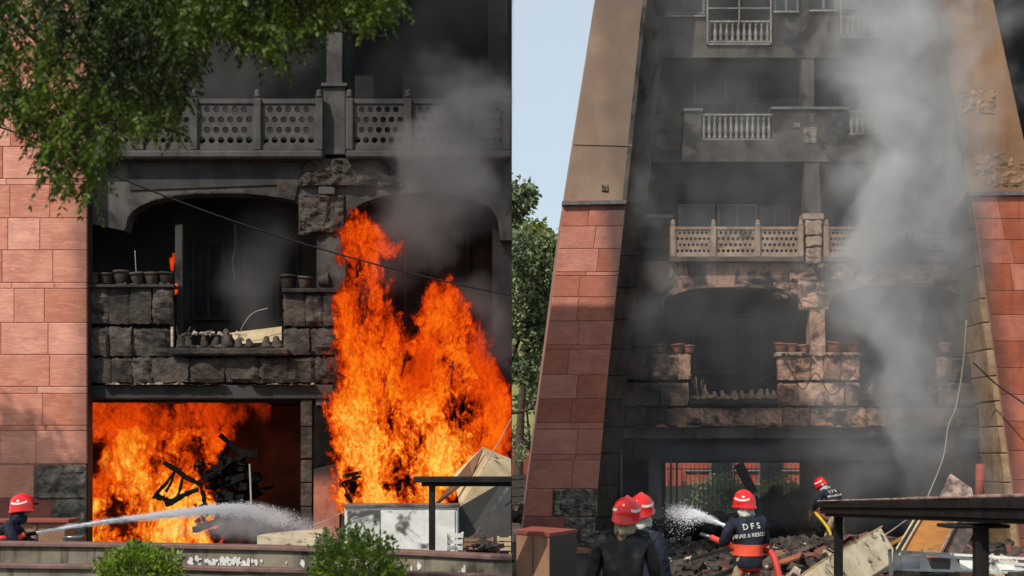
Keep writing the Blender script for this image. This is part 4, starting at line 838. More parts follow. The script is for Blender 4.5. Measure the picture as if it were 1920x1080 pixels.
for k in range(46):
    cx, cy = rr.uniform(1415, 1505), 0; cy = rr.uniform(920 + abs(cx - 1468) * .5, 1010); an = rr.uniform(-1.3, 1.3); ln = rr.uniform(10, 32)
    bar('charred_beam', P(cx - ln * math.cos(an), cy - ln * math.sin(an), 35.6 + rr.uniform(0, .9)), P(cx + ln * math.cos(an), cy + ln * math.sin(an), 35.6 + rr.uniform(0, .9)), rr.uniform(.04, .16), M['black'], bh)
bar('charred_beam', P(1385, 870, 36), P(1412, 925, 36), .16, M['black'], bh)
rubble('ash_pile', X(1240, 35.5), X(1550, 35.5), 34.3, 37, 900, .05, .25, M['black'], z=0, label='low black ash pile across the tower ground floor', heap=lambda x, y: .55)

# ------------------------------------------------------------------ cables
def cable(label, ctrl, r, m='wire', k=10): o = tube('cable', curvepts(ctrl, k), r, M[m], None, 5); tag(o, label, 'cable'); return o
cable('black cable sagging across the front of the burning arches', [P(-40, 225, 19), P(110, 278, 19.5), P(220, 332, 20), P(430, 412, 21), P(640, 478, 22), P(830, 527, 23), P(958, 554, 24)], .013)
cable('pale cable hanging from the tower down beside the east parapet', [P(1812, 600, 34), P(1806, 680, 34), P(1793, 760, 33.8), P(1778, 800, 33.7), P(1768, 860, 33.5), P(1738, 935, 33)], .018, 'rope')
cable('thin dark cable slanting over the east sandstone pylon', [P(1825, 680, 33), P(1868, 720, 32.8), P(1925, 760, 32.5)], .02)
cable('pale cord running from the fallen refrigerator into the dark', [P(1600, 1022, 18.5), P(1650, 1008, 20), P(1700, 975, 24)], .012, 'rope')
cable('thin line falling across the edge of the large fire', [P(958.5, 785, 22), P(935, 830, 22), P(905, 880, 22)], .01, 'rope')
cable('thin cord between the red pier and the white cupboard', [P(585, 985, 22.5), P(615, 975, 22.4), P(645, 960, 22)], .008, 'rope')
cable('curled dark wire drooping from the tower parapet beam', [P(1793, 800, 34.5), P(1797, 850, 34.4), P(1808, 885, 34.3)], .015)
cable('dark wire climbing the corner of the second floor balcony', [P(1815, 362, 33.3), P(1795, 395, 34), P(1778, 420, 34.6)], .03)

rubble('ledge_debris', X(330, 24.85), X(528, 24.85), 24.75, 25.1, 170, .012, .05, M['debris'], z=Z(652, 24.9), label='burnt crumbs between the stone finials of the burning loggia')
rubble('parapet_debris', X(168, 24.95), X(322, 24.95), 24.85, 25.15, 90, .012, .05, M['debris'], z=Z(535, 24.95), label='burnt crumbs on the charred parapet beside the pink pier')
rubble('ledge_debris', X(1300, 34.7), X(1455, 34.7), 34.6, 35.0, 200, .02, .08, M['pale_stone'], z=Z(747, 34.7), label='pale crumbs between the finials on the tower ledge')
rubble('ledge_debris', X(1615, 34.7), X(1755, 34.7), 34.6, 35.0, 140, .02, .08, M['debris'], z=Z(741, 34.7), label='burnt crumbs on the east ledge of the tower')
rubble('parapet_debris', X(1462, 34.8), X(1610, 34.8), 34.65, 35.0, 120, .02, .07, M['debris'], z=Z(667, 34.8), label='burnt crumbs on the middle parapet of the tower')
for (px, Yv, n, pyb, w_, lab) in ((345, 25.2, 7, 650, 22, 'bundle of burnt sticks leaning in the corner of the burning loggia'), (1312, 34.9, 6, 745, 16, 'burnt sticks leaning at the west end of the tower ledge')):
    tt = thing('stick_bundle', lab, 'sticks', P(px, pyb, Yv))
    for k in range(n): bar('stick', P(px + random.uniform(-w_, w_) * .5, pyb, Yv), P(px + random.uniform(-w_, w_), pyb - random.uniform(20, 50), Yv + random.uniform(-.1, .2)), .014, M['debris'] if k % 3 else M['pale_stone'], tt)
for k, (x, y, zz, ln, an, tl, mm) in enumerate(((3.1, 22, .25, .9, .4, .3, 'dark_panel'), (4.6, 24, .45, 1.2, -.5, .4, 'debris'), (5.6, 23, .4, 1.0, 1.1, .5, 'tan'), (4.0, 26.5, .4, 1.4, .2, .25, 'dark_panel'), (6.6, 25, .55, 1.1, -.9, .5, 'rust'), (8.0, 27, .6, 1.3, .7, .35, 'white_metal'), (9.4, 26, .5, 1.0, -.3, .6, 'debris'), (2.6, 25.5, .3, 1.1, 1.3, .3, 'frame'))):
    d = Vector((math.cos(an), math.sin(an), tl)) * ln / 2; c = Vector((x, y, zz + .15))
    q = bar('beam_piece', c - d, c + d, .045, M[mm]); tag(q, ('black bar lying in ash near the two men', 'charred bar behind the hose man', 'brown stick in the ash behind the refrigerator', 'long black bar in front of the ash pile', 'rusty bar by the bending fireman', 'pale bar in rubble under the canopy', 'charred bar beneath the east parapet', 'grey bar near the west pylon foot')[k], 'bar')
cable('tangled dark cable drooping over the middle parapet of the tower', [P(1480, 690, 34.6), P(1505, 730, 34.5), P(1530, 700, 34.5), P(1560, 740, 34.5), P(1600, 700, 34.6)], .012)
cable('curled wire sprouting from the tower pots', [P(1400, 730, 34.8), P(1430, 712, 34.7), P(1458, 700, 34.7)], .012)
cable('bent wire arching over the singed cream board', [P(450, 622, 25.1), P(462, 600, 25), P(478, 585, 25), P(502, 578, 25)], .009, 'rope')
cable('thin stick wire rising from the pots of the burning parapet', [P(258, 535, 25), P(255, 505, 25), P(253, 470, 25)], .008, 'rope')
# ------------------------------------------------------------------ firemen
def skinmesh(verts, edges, radii, sub=2, noise_amp=0, nscale=6, seed=0):
    me = bpy.data.meshes.new('tmp'); me.from_pydata([tuple(v) for v in verts], edges, []); o = bpy.data.objects.new('tmp', me); sc.collection.objects.link(o)
    o.modifiers.new('s', 'SKIN'); sv = me.skin_vertices[0].data
    for i, r in enumerate(radii): sv[i].radius = (r, r) if isinstance(r, (int, float)) else r; sv[i].use_root = (i == 0)
    sd = o.modifiers.new('d', 'SUBSURF'); sd.levels = sub; sd.render_levels = sub
    dg = bpy.context.evaluated_depsgraph_get(); ev = o.evaluated_get(dg); m2 = bpy.data.meshes.new_from_object(ev)
    V = [v.co.copy() for v in m2.vertices]; Fc = [tuple(p.vertices) for p in m2.polygons]; Nn = [v.normal.copy() for v in m2.vertices]
    if noise_amp:
        for i, v in enumerate(V):
            q = v * nscale + Vector((seed, 0, 0)); q.z *= .55; V[i] = v + Nn[i] * noise_amp * (mnoise.noise(q) * 1.2 - abs(mnoise.noise(q * 2.3)) * .7)
    bpy.data.objects.remove(o); bpy.data.meshes.remove(me); bpy.data.meshes.remove(m2)
    return V, Fc
def helmet_mesh(parent, T, visor=True, band=True):
    # shell with comb and brim, local axes: x right, y forward, z up, origin at the middle of the head
    n, r = 28, 12; vs = []; fs = []
    for j in range(r + 1):
        a = (math.pi / 2) * j / r
        for i in range(n):
            t = 2 * math.pi * i / n; x, y, z = .132 * math.cos(t) * math.cos(a), .158 * math.sin(t) * math.cos(a), .15 * math.sin(a)
            comb = max(0, 1 - abs(x) / .028) * (.022 if z > .05 else .022 * z / .05); z2 = z + comb * .8; y2 = y * (1 + comb * 1.2)
            vs.append((x, y2, z2 - .005))
    for j in range(r):
        for i in range(n): a, b = j * n + i, j * n + (i + 1) % n; fs.append((a, b, b + n, a + n))
    o = mk('helmet', [T @ Vector(v) for v in vs], fs, M['helmet'], parent, smooth=True)
    # skirt and brim
    vs = []; fs = []
    for k, (s, z) in enumerate(((1.0, -.004), (1.01, -.035), (1.035, -.055), (1.05, -.064), (1.02, -.068), (.98, -.035))):
        for i in range(n):
            t = 2 * math.pi * i / n; f = max(0, math.sin(t)); bk = max(0, -math.sin(t))
            vs.append((.133 * s * math.cos(t), .159 * (s + (.13 * f + .05 * bk) * (k in (2, 3, 4))) * math.sin(t), z - (.03 * bk + .012 * (1 - f)) * (k > 0)))
    for k in range(5):
        for i in range(n): a, b = k * n + i, k * n + (i + 1) % n; fs.append((a, b, b + n, a + n))
    mk('brim', [T @ Vector(v) for v in vs], fs, M['helmet'], o, smooth=True)
    if band:   # white curved marks on both sides
        for sx in (-1, 1):
            vs = []; fs = []; K = 12
            for i in range(K + 1):
                u = i / K; t = R(-58 + 88 * u) ; zc = .012 + .052 * (u ** 2.2) + .02 * (1 - u) ** 3; wd = .013
                for z in (zc - wd, zc + wd):
                    c = math.sqrt(max(0, 1 - (z / .15) ** 2)) * 1.025
                    vs.append((sx * .132 * c * math.cos(t), .158 * c * math.sin(t), z))
            for i in range(K): a = i * 2; fs.append((a, a + 1, a + 3, a + 2))
            mk('emblem', [T @ Vector(v) for v in vs], fs, M['helmet_band'], o, smooth=True)
    if visor:
        bar('lamp_bracket', T @ Vector((.0, .16, .03)), T @ Vector((0, .21, .03)), .022, M['black'], o)
    return o
def ring(name, bvh, axis_pts, w_, m, parent, n=40, off=.008, ext=.6):      # band that follows the cloth round the body; axis_pts: bottom and top centre
    a, b = Vector(axis_pts[0]), Vector(axis_pts[1]); vs = []; fs = []; d = (b - a).normalized(); u = d.cross(Vector((0, 1, 0))).normalized(); v = d.cross(u)
    for j in range(3):
        c = a.lerp(b, j / 2)
        for i in range(n):
            t = 2 * math.pi * i / n; dr = u * math.cos(t) + v * math.sin(t)
            h = bvh.ray_cast(c + dr * ext, -dr, ext); p = h[0] if h[0] is not None else c + dr * .15
            vs.append(p + dr * off)
    for j in range(2):
        for i in range(n): q, s = j * n + i, j * n + (i + 1) % n; fs.append((q, s, s + n, q + n))
    return mk(name, vs, fs, m, parent, smooth=True)
def lettering(text, bvh, origin, right, up, size, m, parent, space=1.0):
    cu = bpy.data.curves.new('lettering', 'FONT'); cu.body = text; cu.size = size; cu.align_x = 'CENTER'; cu.space_character = space; cu.resolution_u = 2; cu.offset = size * .018
    o = bpy.data.objects.new('tmp', cu); sc.collection.objects.link(o); me0 = bpy.data.meshes.new_from_object(o.evaluated_get(bpy.context.evaluated_depsgraph_get()))
    bm = bmesh.new(); bm.from_mesh(me0); bmesh.ops.triangulate(bm, faces=bm.faces); bmesh.ops.subdivide_edges(bm, edges=bm.edges, cuts=1)
    nrm = Vector(right).cross(Vector(up)).normalized(); V = []
    for v in bm.verts:
        p = Vector(origin) + Vector(right) * v.co.x + Vector(up) * v.co.y
        h = bvh.ray_cast(p + nrm * .5, -nrm, 1.0); V.append((h[0] if h[0] is not None else p) + nrm * .007)
    me = [tuple(q.index for q in f.verts) for f in bm.faces]; bm.verts.index_update(); me = [tuple(q.index for q in f.verts) for f in bm.faces]; bm.free()
    bpy.data.objects.remove(o)
    return mk('lettering', V, me, m, parent)
def fireman(loc, yaw, pose, label, cloth='navy', pants='navy', hood='hood', group=None, seed=0, bands=True, text=True, epaul=False):
    """pose: joint positions in metres, local: x to his right, y the way he faces, z up"""
    t = thing('person', label, 'fireman', loc, group)
    Rm = Matrix.Rotation(yaw, 4, 'Z'); Tm = Matrix.Translation(Vector(loc)) @ Rm
    W_ = lambda p: Tm @ Vector(p); J = pose
    # body: one continuous figure
    names = ['pelvis', 'waist', 'chest', 'neck', 'jaw', 'skull', 'shR', 'elR', 'wrR', 'pmR', 'shL', 'elL', 'wrL', 'pmL', 'hipR', 'knR', 'anR', 'toR', 'hipL', 'knL', 'anL', 'toL']
    rad = dict(pelvis=(.12, .09), waist=(.11, .08), chest=(.10, .075), neck=.055, jaw=(.066, .075), skull=(.082, .1), shR=.05, elR=.04, wrR=.03, pmR=(.04, .022), hipR=.075, knR=.055, anR=.042, toR=.04)
    ed = [('pelvis', 'waist'), ('waist', 'chest'), ('chest', 'neck'), ('neck', 'jaw'), ('jaw', 'skull')]
    for s in 'RL': ed += [('chest', 'sh' + s), ('sh' + s, 'el' + s), ('el' + s, 'wr' + s), ('wr' + s, 'pm' + s), ('pelvis', 'hip' + s), ('hip' + s, 'kn' + s), ('kn' + s, 'an' + s), ('an' + s, 'to' + s)]
    V = [Vector(J[n]) for n in names]; E_ = [(names.index(a), names.index(b)) for a, b in ed]; Rr = [rad.get(n, rad.get(n[:-1] + 'R')) for n in names]
    bv, bf = skinmesh(V, E_, Rr, 2)
    # nose, ears and fingers join the same mesh
    hd = (Vector(J['skull']) + Vector(J['jaw'])) / 2; up = (Vector(J['skull']) - Vector(J['jaw'])).normalized(); fw = Vector(J['face']).normalized(); fw = (fw - up * fw.dot(up)).normalized(); rt = fw.cross(up)
    def add(vf):
        o_ = len(bv); bv.extend(vf[0]); bf.extend([tuple(i + o_ for i in f) for f in vf[1]])
    add(skinmesh([hd + fw * .06, hd + fw * .088 - up * .005, hd + fw * .108 - up * .025], [(0, 1), (1, 2)], [.014, .013, .014], 1))
    for s in (-1, 1): add(skinmesh([hd + rt * s * .06 - up * .02, hd + rt * s * .082 + up * .005, hd + rt * s * .084 + up * .025], [(0, 1), (1, 2)], [.012, .016, .012], 1))
    for s in 'RL':
        pm, wr = Vector(J['pm' + s]), Vector(J['wr' + s]); d = (pm - wr).normalized(); cu_ = Vector(J.get('curl' + s, (0, 0, -1))); cu_ = (cu_ - d * cu_.dot(d)).normalized(); sd = d.cross(cu_)
        for k in range(4):
            b0 = pm + sd * (k - 1.5) * .019; L_ = (.026, .03, .028, .022)[k]
            add(skinmesh([b0 - d * .01, b0 + d * L_, b0 + d * (L_ * 1.6) + cu_ * L_ * .8, b0 + d * (L_ * 1.3) + cu_ * L_ * 1.8], [(0, 1), (1, 2), (2, 3)], [.01, .0095, .009, .008], 1))
        b0 = wr.lerp(pm, .5) + sd * .03 * (-1)
        add(skinmesh([b0, b0 - sd * .02 + d * .03 + cu_ * .01, b0 - sd * .015 + d * .05 + cu_ * .03], [(0, 1), (1, 2)], [.012, .011, .009], 1))
    body = mk('body', [W_(v) for v in bv], bf, M['skin'], t, smooth=True)
    for s in (-1, 1):
        p = W_(hd + fw * .083 + rt * s * .032 + up * .012); e = bpy.data.meshes.new('eye')
        bm = bmesh.new(); bmesh.ops.create_icosphere(bm, subdivisions=1, radius=.011); bm.to_mesh(e); bm.free(); e.materials.append(M['hair']); put('eye', e, p, t)
    bar('mouth', W_(hd + fw * .088 - up * .05 - rt * .02), W_(hd + fw * .088 - up * .05 + rt * .02), .004, M['tile_dark'], t)
    # trousers, boots
    nm = ['pelvis', 'hipR', 'knR', 'anR', 'hipL', 'knL', 'anL']; ed = [(0, 1), (1, 2), (2, 3), (0, 4), (4, 5), (5, 6)]
    tv, tf = skinmesh([Vector(J[n]) for n in nm], ed, [(.13, .10), .095, .085, .078, .095, .085, .078], 3, .022, 9, seed)
    mk('trousers', [W_(v) for v in tv], tf, M[pants], t, smooth=True)
    for s in 'RL':
        a, b = Vector(J['an' + s]), Vector(J['to' + s]); sv_, sf = skinmesh([a + Vector((0, 0, .12)), a + Vector((0, 0, -.02)), a.lerp(b, .5) + Vector((0, 0, -.015)), b], [(0, 1), (1, 2), (2, 3)], [.062, .06, (.05, .045), (.048, .036)], 2); mk('boot', [W_(v) for v in sv_], sf, M['boot'], t, smooth=True)
    # jacket
    hem = Vector(J['hem']); nm = ['pelvis', 'waist', 'chest', 'collar', 'shR', 'elR', 'cfR', 'shL', 'elL', 'cfL']; J2 = dict(J); J2['collar'] = Vector(J['neck']).lerp(Vector(J['chest']), .15)
    for s in 'RL': J2['cf' + s] = Vector(J['wr' + s]).lerp(Vector(J['el' + s]), .08)
    pts = [hem] + [Vector(J2[n]) for n in nm]; ed = [(0, 1), (1, 2), (2, 3), (3, 4), (3, 5), (5, 6), (6, 7), (3, 8), (8, 9), (9, 10)]
    jw = J.get('jw', 1.0)
    jv, jf = skinmesh(pts, ed, [(.235 * jw, .225 * jw), (.205 * jw, .19 * jw), (.18 * jw, .155), (.2 * jw, .15), (.085, .08), .092, .074, .056, .092, .074, .056], 3, .024, 7, seed + 3)
    jm = mk('jacket', [W_(v) for v in jv], jf, M[cloth], t, smooth=True)
    bvh = BVHTree.FromPolygons([W_(v) for v in jv], jf)
    if bands:
        h0 = hem; pv = Vector(J['pelvis']); wa = Vector(J['waist']); dd = (wa - h0).normalized()
        ring('reflective_band', bvh, (W_(h0 + dd * .03), W_(h0 + dd * .10)), 0, M['orange'], jm)
        q = h0.lerp(wa, J.get('beltt', .72)); ring('belt', bvh, (W_(q), W_(q + dd * .15)), 0, M['orange'], jm, off=.014)
    if text:
        ch, wa = Vector(J['chest']), Vector(J['waist']); upv = (Rm.to_3x3() @ (ch - wa)).normalized(); rtv = Rm.to_3x3() @ Vector((1, 0, 0)); rtv = (rtv - upv * rtv.dot(upv)).normalized()
        nrm = rtv.cross(upv); 
        o1 = W_(ch) + upv * J.get('tz', -.02); lettering('D F S', bvh, o1, rtv, upv, .115, M['letter'], jm, 1.0)
        lettering('FIRE & RESCUE', bvh, o1 - upv * .105, rtv, upv, .072, M['letter'], jm, .95)
    if epaul:
        for s, c in ((1, 'shR'), (-1, 'shL')):
            a = Vector(J[c]) + Vector((0, 0, .088)); bar('epaulette', W_(a - Vector((s * .11, 0, -.028))), W_(a + Vector((s * .02, 0, -.005))), .028, M['blackcloth'], jm)
            e = lathe_me('button', [(.016, 0), (.018, .006), (.001, .01)], M['steel'], 8); put('button', e, W_(a + Vector((s * .03, -.01, .012))), jm)
    # neck cloth under the helmet
    nk, jw_ = Vector(J['neck']), Vector(J['jaw']); hv, hf = skinmesh([nk - up * .045 - fw * .01, nk.lerp(jw_, .55) - fw * .012, jw_ + up * .055 - fw * .015], [(0, 1), (1, 2)], [(.128, .12), (.112, .112), (.112, .118)], 3, .035, 16, seed + 8)
    mk('hood', [W_(v) for v in hv], hf, M[hood], t, smooth=True)
    # helmet
    hc = hd + up * .075 - fw * .005; T = Matrix.Translation(W_(hc)) @ (Rm.to_3x3() @ Matrix((rt, fw, up)).transposed()).to_4x4()
    helmet_mesh(t, T); return t, W_, jm
def stand(**k):
    J = dict(pelvis=(0, 0, .96), waist=(0, .0, 1.1), chest=(0, .0, 1.33), neck=(0, .01, 1.5), jaw=(0, .035, 1.575), skull=(0, .025, 1.67), face=(0, 1, 0), hem=(0, 0, .78),
             shR=(.2, 0, 1.42), elR=(.27, -.02, 1.15), wrR=(.28, .06, .9), pmR=(.28, .08, .83), shL=(-.2, 0, 1.42), elL=(-.27, -.02, 1.15), wrL=(-.28, .06, .9), pmL=(-.28, .08, .83),
             hipR=(.1, 0, .9), knR=(.12, .03, .5), anR=(.13, 0, .1), toR=(.15, .16, .05), hipL=(-.1, 0, .9), knL=(-.12, .03, .5), anL=(-.13, 0, .1), toL=(-.15, .16, .05))
    J.update(k); return J
def g0(px, Yv): return (X(px, Yv), Yv, 0.0)
# two men side by side, backs to the viewer
fireman(g0(1170, 13.7), R(-8), stand(chest=(0, .0, 1.36), shR=(.225, 0, 1.445), shL=(-.225, 0, 1.445), elR=(.31, -.02, 1.16), elL=(-.31, -.03, 1.16), wrL=(-.33, .05, .9), neck=(0, .01, 1.54), jaw=(0.02, .03, 1.62), skull=(.025, .02, 1.72), face=(.15, 1, 0), jw=1.1), 'fireman in plain black jacket with epaulettes seen from behind, tan neck cloth under red helmet',
        'blackcloth', 'navy', 'hood_tan', 'firemen', 3, False, False, True)
fireman(g0(1201, 15.2), R(-30), stand(neck=(0, .01, 1.53), jaw=(0.0, .04, 1.61), skull=(0, .03, 1.71), chest=(0, 0, 1.35)), 'fireman in navy jacket half hidden behind the man in the plain black jacket', 'navy', 'navy', 'hood', 'firemen', 5, False, False)
# the man with the hose
t_, W1, _ = fireman(g0(1402, 19.2), R(14), stand(neck=(-.01, .03, 1.475), jaw=(-.02, .06, 1.55), skull=(-.03, .06, 1.645), face=(-.7, 1, 0), chest=(0, .02, 1.3), waist=(.02, .0, 1.08), shR=(.205, .02, 1.39), shL=(-.205, .02, 1.39),
    elR=(.30, .06, 1.1), wrR=(.13, .26, .98), pmR=(.08, .32, .98), elL=(-.31, .08, 1.13), wrL=(-.24, .34, 1.1), pmL=(-.22, .41, 1.12), hem=(.02, -.0, .68), jw=1.12, beltt=.66, knR=(.16, .08, .5), knL=(-.14, .06, .5), tz=-.01),
    'fireman with DFS lettering on his navy back and orange belt, holding the thick red hose', 'navy', 'tanpants', 'hood', 'firemen', 9)
hz = curvepts([W1((-.3, .56, 1.16)), W1((-.16, .38, 1.08)), W1((.1, .3, .98)), W1((.3, .08, 1.0)), W1((.34, -.12, .9)), W1((.38, -.25, .5)), W1((.42, -.3, .12)), W1((.6, -.5, .06)), W1((1.2, -1.5, .06))], 8)
hs = tube('fire_hose', hz, .043, M['hose'], None, 12); tag(hs, 'thick red fire hose curving over the hip of the fireman lettered DFS', 'hose')
nz_ = thing('hose_nozzle', 'metal nozzle on the red hose pointing left into the tower', 'nozzle', W1((-.3, .56, 1.16))); bar('barrel', W1((-.28, .53, 1.15)), W1((-.4, .7, 1.2)), .035, M['steel'], nz_, .022, n=12); bar('grip', W1((-.26, .5, 1.14)), W1((-.24, .5, 1.0)), .018, M['black'], nz_, n=8)
# the man bending at the pier
t_, W2, _ = fireman(g0(1566, 33), R(32), stand(pelvis=(.02, -.08, .97), waist=(.01, .0, 1.13), chest=(-.02, .12, 1.36), neck=(-.05, .25, 1.50), jaw=(-.07, .33, 1.54), skull=(-.09, .38, 1.62), face=(-.2, 1, -.45), hem=(.02, -.12, .84), shR=(.17, .14, 1.45), shL=(-.24, .14, 1.43),
    elR=(.16, .36, 1.2), wrR=(.04, .52, 1.05), pmR=(.02, .58, 1.02), elL=(-.30, .32, 1.17), wrL=(-.24, .52, 1.02), pmL=(-.22, .58, .99), hipR=(.11, -.08, .9), hipL=(-.1, -.08, .9), knR=(.16, .0, .5), anR=(.19, -.14, .1), toR=(.22, .02, .05), knL=(-.13, .12, .5), anL=(-.14, .04, .1), toL=(-.16, .2, .05), beltt=.1, tz=.04),
    'bending fireman in tan trousers working beside the red pier foot with a yellow line', 'navy', 'tanpants', 'hood', 'firemen', 14)
tag(tube('yellow_hose', curvepts([W2((-.2, .45, .98)), P(1552, 990, 32.4), P(1560, 1015, 32.3), P(1562, 1040, 32.3)], 8), .035, M['yellow'], None, 8), 'yellow line running down beside the bending fireman', 'hose')
# the man at the left edge
t_, W3, _ = fireman((X(12, 19.2), 19.2, -.06), R(-78), stand(pelvis=(0, -.16, .93), waist=(0, -.07, 1.08), chest=(0, .04, 1.3), neck=(0, .14, 1.47), jaw=(0, .2, 1.55), skull=(0, .205, 1.65), face=(0, 1, -.12), shR=(.2, .06, 1.40), shL=(-.2, .06, 1.40),
    elR=(.24, .14, 1.12), wrR=(.1, .36, 1.1), pmR=(.05, .42, 1.12), elL=(-.22, .26, 1.15), wrL=(-.06, .44, 1.16), pmL=(-.02, .5, 1.18), hem=(0, -.2, .78), hipR=(.1, -.16, .88), hipL=(-.1, -.16, .88), knR=(.14, .02, .5), anR=(.14, -.22, .16), toR=(.16, -.06, .11), knL=(-.12, .14, .5), anL=(-.12, .08, .16), toL=(-.13, .24, .11), tz=-.02),
    'fireman in profile at the left edge aiming the nozzle over the low wall', 'navy', 'navy', 'navy', 'firemen', 21)
nz_ = thing('hose_nozzle', 'black nozzle in the hands of the fireman at the left edge', 'nozzle', P(60, 1000, 19.2))
bar('barrel', P(44, 1003, 19.2), P(68, 999.5, 19.25), .035, M['black'], nz_, .025, n=12); bar('grip', P(50, 1003, 19.2), P(47, 1018, 19.2), .018, M['black'], nz_, n=8); bar('handle', P(52, 1000, 19.2), P(46, 992, 19.2), .012, M['steel'], nz_)
hs = tube('fire_hose', curvepts([P(46, 1003, 19.2), P(25, 1012, 19.1), P(0, 1010, 18.95), P(-60, 1030, 18.9), P(-120, 1100, 18.9)], 8), .04, M['hose'], None, 10); tag(hs, 'red hose held at the left edge behind the low wall', 'hose')

# ------------------------------------------------------------------ smoke, fire and water as real volumes
def vol(name, pts, vox, m, label, wscale=.8, wamp=.5, nscale=2.0, A=1.6, B=2.2, lo=.35, hi=1.1, stretch=(1, 1, 1), pad=.25, off=0, detail=6, ntype='FBM', rough=.6, clip=None, fil=0):
    pts = np.array(pts, dtype=float)
    mn = (pts[:, :3] - pts[:, 3:4] - pad).min(0); mx = (pts[:, :3] + pts[:, 3:4] + pad).max(0)
    if clip:
        for a, v in clip.items(): (mx if a > 0 else mn)[abs(a) - 1] = v
    me = bpy.data.meshes.new(name); me.from_pydata([tuple(p) for p in pts[:, :3]], [], [])
    for nme, col_ in (('rad', 3), ('den', 4)):
        at = me.attributes.new(nme, 'FLOAT', 'POINT'); at.data.foreach_set('value', pts[:, col_].astype(np.float32))
    o = bpy.data.objects.new(name, me); link(o); tag(o, label, kind='stuff'); me.materials.append(m)
    g = bpy.data.node_groups.new(name + '_volume', 'GeometryNodeTree'); N = g.nodes; L = g.links.new
    g.interface.new_socket('Geometry', in_out='INPUT', socket_type='NodeSocketGeometry'); g.interface.new_socket('Geometry', in_out='OUTPUT', socket_type='NodeSocketGeometry')
    gi = N.new('NodeGroupInput'); go = N.new('NodeGroupOutput'); vc = N.new('GeometryNodeVolumeCube')
    vc.inputs['Min'].default_value = tuple(mn); vc.inputs['Max'].default_value = tuple(mx)
    for k, q in enumerate('XYZ'): vc.inputs['Resolution ' + q].default_value = max(4, int((mx[k] - mn[k]) / vox))
    p = N.new('GeometryNodeInputPosition').outputs[0]
    def vm(op, a, b=None, s=None):
        n = N.new('ShaderNodeVectorMath'); n.operation = op
        for v, i in ((a, 0), (b, 1)):
            if v is None: continue
            if isinstance(v, tuple): n.inputs[i].default_value = v
            else: L(v, n.inputs[i])
        if s is not None: n.inputs['Scale'].default_value = s
        return n.outputs[0]
    def mt(op, a, b=None, c=None):
        n = N.new('ShaderNodeMath'); n.operation = op
        for v, i in ((a, 0), (b, 1), (c, 2)):
            if v is None: continue
            if isinstance(v, (int, float)): n.inputs[i].default_value = v
            else: L(v, n.inputs[i])
        return n.outputs[0]
    def nz(v, s, d, rg=.6, ty='FBM', dist=0):
        n = N.new('ShaderNodeTexNoise'); n.noise_type = ty; n.inputs['Scale'].default_value = s; n.inputs['Detail'].default_value = d; n.inputs['Roughness'].default_value = rg
        n.inputs['Distortion'].default_value = dist; L(v, n.inputs['Vector']); return n
    ps = vm('MULTIPLY', vm('ADD', p, (off * 3.1, off * 1.7, off)), stretch)
    wv = vm('SCALE', vm('SUBTRACT', nz(ps, wscale, 3).outputs['Color'], (.5, .5, .5)), s=wamp * 2)
    wq = vm('SCALE', vm('SUBTRACT', nz(ps, wscale * 3.1, 2).outputs['Color'], (.5, .5, .5)), s=wamp * .7)
    p2 = vm('ADD', vm('ADD', p, wv), wq)
    sn = N.new('GeometryNodeSampleNearest'); sn.domain = 'POINT'; L(gi.outputs[0], sn.inputs[0]); L(p2, sn.inputs['Sample Position'])
    def samp(nme):
        na = N.new('GeometryNodeInputNamedAttribute'); na.data_type = 'FLOAT'; na.inputs[0].default_value = nme
        si = N.new('GeometryNodeSampleIndex'); si.data_type = 'FLOAT'; si.domain = 'POINT'; L(gi.outputs[0], si.inputs['Geometry']); L(na.outputs[0], si.inputs['Value']); L(sn.outputs[0], si.inputs['Index']); return si.outputs[0]
    px = N.new('GeometryNodeProximity'); px.target_element = 'POINTS'; L(gi.outputs[0], px.inputs[0]); L(p2, px.inputs['Sample Position'])
    env = mt('SUBTRACT', 1.0, mt('DIVIDE', px.outputs['Distance'], samp('rad')))
    pn = vm('ADD', ps, vm('SCALE', wv, s=.5))
    if fil: pn = vm('ADD', pn, vm('SCALE', vm('SUBTRACT', nz(ps, nscale * .9, 4, .6).outputs['Color'], (.5, .5, .5)), s=.42))
    n1 = nz(pn, nscale, detail, rough, ty=ntype, dist=.0).outputs[0]
    if fil:      # filaments: thin sheets where the noise crosses its middle value
        r1 = mt('SUBTRACT', 1.0, mt('MULTIPLY', mt('ABSOLUTE', mt('SUBTRACT', n1, .5)), 7.0))
        n2 = nz(vm('ADD', pn, vm('SCALE', vm('SUBTRACT', nz(ps, nscale * 1.5, 2).outputs['Color'], (.5, .5, .5)), s=.35)), nscale * 2.6, 4, .6).outputs[0]
        r2 = mt('SUBTRACT', 1.0, mt('MULTIPLY', mt('ABSOLUTE', mt('SUBTRACT', n2, .5)), 7.0))
        n3 = nz(pn, nscale * 5.5, 3, .6).outputs[0]
        r3 = mt('SUBTRACT', 1.0, mt('MULTIPLY', mt('ABSOLUTE', mt('SUBTRACT', n3, .5)), 6.0))
        nn = mt('ADD', mt('MULTIPLY', mt('SUBTRACT', nz(pn, nscale * .4, 5).outputs[0], .5), 3.2), mt('MULTIPLY', mt('ADD', mt('ADD', mt('MAXIMUM', r1, -1.0), mt('MAXIMUM', r2, -1.0)), mt('MAXIMUM', r3, -.9)), .36 * fil))
    elif ntype == 'FBM': nn = mt('SUBTRACT', n1, .5)
    else: nn = n1
    val = mt('ADD', mt('MULTIPLY', env, A), mt('MULTIPLY', nn, B))
    mr = N.new('ShaderNodeMapRange'); mr.interpolation_type = 'SMOOTHSTEP'; L(val, mr.inputs[0]); mr.inputs[1].default_value = lo; mr.inputs[2].default_value = hi
    d = mt('MULTIPLY', mr.outputs[0], samp('den'))
